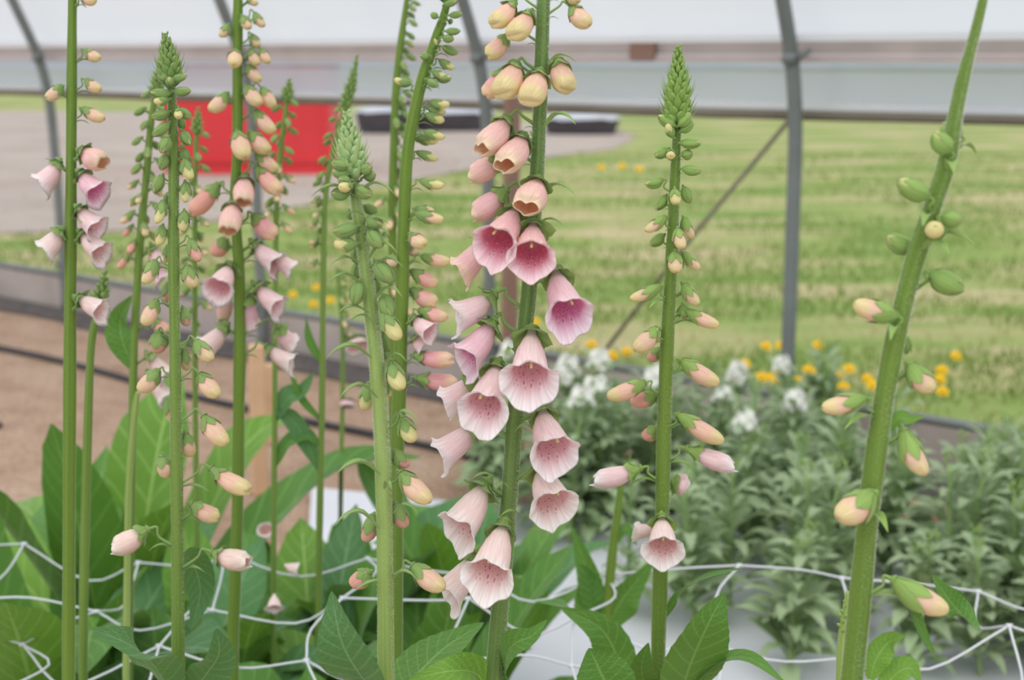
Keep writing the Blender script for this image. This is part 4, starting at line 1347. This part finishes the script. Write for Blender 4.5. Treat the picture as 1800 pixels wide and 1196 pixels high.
# ------------------------------------------------------------ white stocks on the right
def stock(h, seed, heads=0, cat_label=''):
    r = random.Random(seed)
    root = empty('white_stock', V((0, 0, 0)), cat_label, 'stock plant', 'stock plants on the white fabric')
    mb = MB()
    lm = MB()
    tops = []
    nst = 1 + (r.random() < .6) + (r.random() < .4)
    for k in range(nst):
        a = r.random() * 6.28
        lean = r.uniform(0, .18)
        hh = h * r.uniform(.8, 1.05)
        pts = catmull([V((0, 0, 0)), V((math.cos(a) * lean * hh * .5, math.sin(a) * lean * hh * .5, hh * .5)), V((math.cos(a) * lean * hh, math.sin(a) * lean * hh, hh))], 14)
        mb.tube(pts, lambda u: .0045 - .002 * u, 6)
        tops.append(pts[-1])
        nl = 40
        for i in range(nl):
            u = .12 + .86 * (i / nl)
            p = pts[int(u * 14)].lerp(pts[min(14, int(u * 14) + 1)], u * 14 - int(u * 14))
            an = i * 2.4 + r.random()
            d = V((math.cos(an), math.sin(an), 0))
            ln = (.115 - .06 * u) * r.uniform(.8, 1.25)
            g = r.uniform(.8, 1.15)
            rosette_leaf(lm, p, d, ln, ln * .27, math.radians(r.uniform(10, 60)), r.uniform(.2, 1.5), seed * 99 + i, nl=6, nw=3, tint=(g, g, g))
    mb.build('stem', M['stock_stem'], root)
    lm.build('foliage', M['stock_leaf'], root)
    for k in range(min(heads, len(tops))):
        fm = MB()
        t = tops[k]
        nf = r.randint(8, 13)
        for i in range(nf):
            an = i * 2.4
            zz = .030 * (i / nf) - .010
            rad = .021 * (1 - .5 * i / nf)
            c0 = t + V((math.cos(an) * rad, math.sin(an) * rad, zz))
            nd = V((math.cos(an), math.sin(an), .6)).normalized()
            for ring in range(2):
                for q in range(5):
                    b = q * 2 * PI / 5 + ring * .6 + i
                    s1 = nd.orthogonal().normalized(); s2 = nd.cross(s1)
                    dd = s1 * math.cos(b) + s2 * math.sin(b)
                    R = .0125 - .004 * ring
                    a0 = fm.add(c0 + nd * .002 * ring); a1 = fm.add(c0 + dd * R * .7 + dd.cross(nd) * R * .45 + nd * .004)
                    a2_ = fm.add(c0 + dd * R + nd * (.001 + .006 * ring)); a3 = fm.add(c0 + dd * R * .7 - dd.cross(nd) * R * .45 + nd * .004)
                    fm.f.append((a0, a1, a2_, a3)); fm.mi.append(0)
        fm.build('flower_head', M['white_petal'], root, smooth=False)
    if not heads:
        for t in tops:
            fm = MB()
            for i in range(9):
                an = i * 2.4
                c0 = t + V((math.cos(an) * .007, math.sin(an) * .007, .002 * i))
                fm.tube([c0, c0 + V((math.cos(an) * .003, math.sin(an) * .003, .009))], lambda u: .0036 * math.sin(PI * (.15 + .7 * u)), 6)
            fm.build('flower_buds', M['sepal_light'], root)
    return root


GL = 'grey-green stock plant in bud, one of many rising from the white fabric at the right'
protos = [stock(.27, 900 + i, 0, GL) for i in range(5)]
hproto = [stock(.30, 950 + i, 1 + (i == 1), GL) for i in range(3)]
used = set()


def place(protos, p, rz, sc, lab):
    k = rnd.randrange(len(protos))
    o = protos[k]
    if id(o) in used: o = copy_tree(o)
    used.add(id(protos[k]))
    o.location = (p[0], p[1], 0.004); o.rotation_euler = (0, 0, rz); o.scale = (sc, sc, sc)
    o['label'] = lab
    return o


rnd = random.Random(77)
heads = [(1005, 650, 2.75, 'white-flowering stock plant just right of the centre foxglove, its upper flower head'), (1002, 700, 2.55, 'white-flowering stock plant just right of the centre foxglove, its lower flower head'),
         (1070, 632, 2.85, 'white-flowering stock plant with the highest white head, left of the right foxglove'), (1055, 672, 2.6, 'small white-flowering stock plant below the highest white head'), (1150, 660, 2.7, 'white-flowering stock plant just behind the right foxglove stem'),
         (1275, 690, 2.75, 'white-flowering stock plant right of the right foxglove stem'), (1328, 745, 2.45, 'stock plant with a small white and yellow-green head left of the steel hoop'), (1385, 640, 3.0, 'stock plant whose top shows among the yellow flowers'),
         (1300, 655, 2.9, 'pale-topped stock plant left of the yellow flowers'), (880, 618, 2.9, 'white-flowering stock plant glimpsed left of the centre stem'), (1405, 712, 2.6, 'stock plant with a yellow-green budded top beside the hoop foot')]
for (px, py, Y, lab) in heads:
    p = P(px, py, Y)
    place(hproto, (p.x, p.y), rnd.random() * 6, max(.6, p.z / .31), lab)
n = 0
for i in range(12):
    for j in range(20):
        Y = 1.76 + i * .12 + rnd.uniform(-.05, .05)
        X = -.02 + j * .12 + rnd.uniform(-.04, .04)
        if X > Y * .43 + .15: continue
        # keep the front edge of the fabric bare, and stay clear of the wall
        d = (V((X, Y, 0)) - V((W0.x, W0.y, 0))).dot(WN)
        if d > -.18: continue
        if Y < 1.86 + .5 * max(0, (.55 - X)) : continue
        if X < .12 and Y < 2.5: continue
        if rnd.random() < .24: continue
        h = rnd.uniform(.7, 1.15)
        place(protos, (X, Y), rnd.random() * 6, h, GL)
        n += 1
# ------------------------------------------------------------ grass and flowers outside
m = MB()
rnd = random.Random(9)
tp = [(p.x, p.y) for p in track]
gA, gB, gC = lin((112, 142, 68)), lin((150, 166, 96)), lin((192, 178, 138))
cnt = 0
while cnt < 42000:
    Y = 2.9 + 11 * rnd.random() ** 1.7
    X = rnd.uniform(-.48, .5) * Y
    d = (V((X, Y, 0)) - V((W0.x, W0.y, 0))).dot(WN)
    if d < .06: continue
    cnt += 1
    if inside((X, Y), track) and rnd.random() < .96: continue
    nz = noise.noise(V((X * .8, Y * 1.6, 0)))
    if nz > .08 and rnd.random() < .8: continue
    h = rnd.uniform(.015, .045) * (1.9 if d < .35 and rnd.random() < .5 else 1)
    a = rnd.random() * 6.28
    w = rnd.uniform(.002, .004) * (1 + Y * .12)
    dx, dy = math.cos(a) * w, math.sin(a) * w
    lx, ly = rnd.uniform(-.5, .5) * h, rnd.uniform(-.5, .5) * h
    c = mixc(mixc(gA, gB, rnd.random()), gC, max(0, nz * 2.2 + rnd.uniform(-.25, .25)))
    i0 = m.add((X - dx, Y - dy, 0), c); i1 = m.add((X + dx, Y + dy, 0), c); i2 = m.add((X + lx * .4, Y + ly * .4, h * .6), c); i3 = m.add((X + lx, Y + ly, h), c)
    m.f.append((i0, i1, i2)); m.mi.append(0); m.f.append((i2, i1, i3)); m.mi.append(0)
o = m.build('meadow_grass', M['blade'], smooth=False)
tag(o, 'rough green and straw-coloured grass growing outside the tunnel wall', 'grass', kind='stuff')

fproto = empty('yellow_flower', V((0, 0, 0)), '', 'flower', 'yellow flowers in the grass')
m = MB(); m.tube([V((0, 0, 0)), V((.004, 0, .06)), V((0, 0, .118))], .0016, 6); m.build('stem', M['stock_stem'], fproto)
m = MB()
for ring, (R, k, z) in enumerate(((.020, 14, .0), (.015, 12, .004), (.009, 8, .007))):
    for q in range(k):
        a = q * 2 * PI / k + ring * .2
        d = V((math.cos(a), math.sin(a), 0)); s_ = V((-d.y, d.x, 0))
        c0 = V((0, 0, .118 + z * .5))
        i_ = [m.add(c0), m.add(c0 + d * R * .6 + s_ * R * .22 + V((0, 0, z))), m.add(c0 + d * R + V((0, 0, z * 1.5))), m.add(c0 + d * R * .6 - s_ * R * .22 + V((0, 0, z)))]
        m.f.append(tuple(i_)); m.mi.append(0)
fo = m.build('petals', M['yellow_petal'], fproto, smooth=False)
m = MB(); m.tube([V((0, 0, .108)), V((0, 0, .124))], lambda u: .004 + .005 * u, 8); m.build('flower_centre', M['yellow_petal'], fproto)
ypx = [(1333, 598), (1367, 598), (1428, 596), (1355, 633), (1367, 637), (1350, 652), (1320, 645), (1378, 653), (1290, 618), (1418, 630), (1393, 655), (1445, 640), (1457, 644), (1468, 662), (1497, 645), (1514, 655), (1485, 635),
       (1555, 637), (1645, 635), (1632, 650), (1640, 675), (1100, 607), (1070, 605), (550, 497), (515, 507), (545, 522), (945, 550), (1035, 590), (575, 515), (1095, 285), (1047, 285), (1114, 288), (1330, 640), (1660, 610)]
for i, (px, py) in enumerate(ypx):
    o = fproto if i == 0 else copy_tree(fproto)
    g = G(px, py, .12)
    d = (V((g.x, g.y, 0)) - V((W0.x, W0.y, 0))).dot(WN)
    if d < .05: g = g + WN * (.05 - d); 
    o.location = (g.x, g.y, 0)
    o.rotation_euler = (.35 + .3 * rnd.random(), .2 * (rnd.random() - .5), rnd.random() * .5)
    s_ = 1.0 if py > 400 else 2.2
    if py < 400:
        g = G(px, py, .2); o.location = (g.x, g.y, 0); o.scale = (1.7, 1.7, 1.7)
    if 1280 < px < 1400: lab = 'yellow flower in the clump left of the right steel hoop'
    elif 1400 < px < 1530: lab = 'yellow flower in the scatter just right of the right steel hoop'
    elif px > 1540: lab = 'yellow flower in the grass behind the thick foxglove stem'
    elif py < 400: lab = 'yellow flower far out in the meadow beyond the centre foxglove'
    elif px > 900: lab = 'yellow flower in the grass between the centre and right foxgloves'
    else: lab = 'yellow flower in the grass left of the sharp bud spike'
    o['label'] = lab

# ------------------------------------------------------------ trellis net, petals, stones
rnd = random.Random(21)
NZ = .405
nx, ny, cell = 19, 7, .135
NA = V((-1.2, .84, 0)); ca, sa = math.cos(-.12), math.sin(-.12)


def netp(i, j):
    x, y = i * cell, j * cell * .95
    p = NA + V((x * ca - y * sa, x * sa + y * ca, 0))
    q = noise.noise_vector(V((i * .7, j * .9, 4.2)))
    return p + V((q.x * .045, q.y * .05, 0)) + V((0, 0, NZ - .03 + q.z * .035))


m = MB()
def strand(a, b, k):
    q = noise.noise_vector(V((a.x * 9, a.y * 9, k)))
    mid = (a + b) / 2 + V((q.x * .05, q.y * .05, -.010 + q.z * .04))
    m.tube(catmull([a, mid, b], 8), .0013, 5, caps=False)
for j in range(ny):
    for i in range(nx):
        if i < nx - 1: strand(netp(i, j), netp(i + 1, j), 1.0)
        if j < ny - 1: strand(netp(i, j), netp(i, j + 1), 7.0)
        p = netp(i, j)
        m.tube([p + V((-.003, 0, .0)), p + V((.003, 0, 0))], .0024, 6)
o = m.build('trellis_net', M['net'])
tag(o, 'white plastic trellis net stretched flat among the foxglove stems', 'net')
def petal_drop(px, py, z, Y, lab):
    m = MB()
    r = random.Random(px)
    ax = V((r.uniform(-1, 1), r.uniform(-.5, .1), r.uniform(-.9, .2))).normalized()
    b = V((0, 0, 0))
    dr = V((0, 0, 1)) - ax * ax.z
    corolla(m, b, ax, dr.normalized(), .016, .016, 'o', PAL['white'], px, False)
    o = m.build('fallen_flower', M['petal']); o.location = P(px, py, Y)
    tag(o, lab, 'fallen flower', 'fallen foxglove bells')
petal_drop(482, 1045, 0, 1.45, 'fallen whitish bell caught in the leaves near the bottom, left of the sharp bud spike')
petal_drop(500, 993, 0, 1.5, 'small fallen whitish petal above the lower fallen bell')
petal_drop(462, 925, 0, 1.6, 'fallen whitish petal hanging on the net beside the pale open foxglove')
def stones(px, py, s, lab):
    g = G(px, py, 0)
    r = random.Random(px)
    m = MB()
    rows = []
    for i in range(7):
        th = PI * i / 6
        rows.append([m.add(V((math.cos(2 * PI * j / 10) * math.sin(th) * s, math.sin(2 * PI * j / 10) * math.sin(th) * s * .8, math.cos(th) * s * .55 + s * .4)) * (1 + .15 * noise.noise(V((i, j * 1.3, px))))) for j in range(10)])
    m.quadgrid(rows, True)
    o = m.build('stone', M['wood_tan']); o.location = g
    tag(o, lab, 'stone', 'stones on the bed')
stones(1622, 900, .035, 'pinkish stone lying among the stock plants right of the thick stem')
stones(1600, 925, .028, 'smaller pinkish stone just below the other pinkish stone')
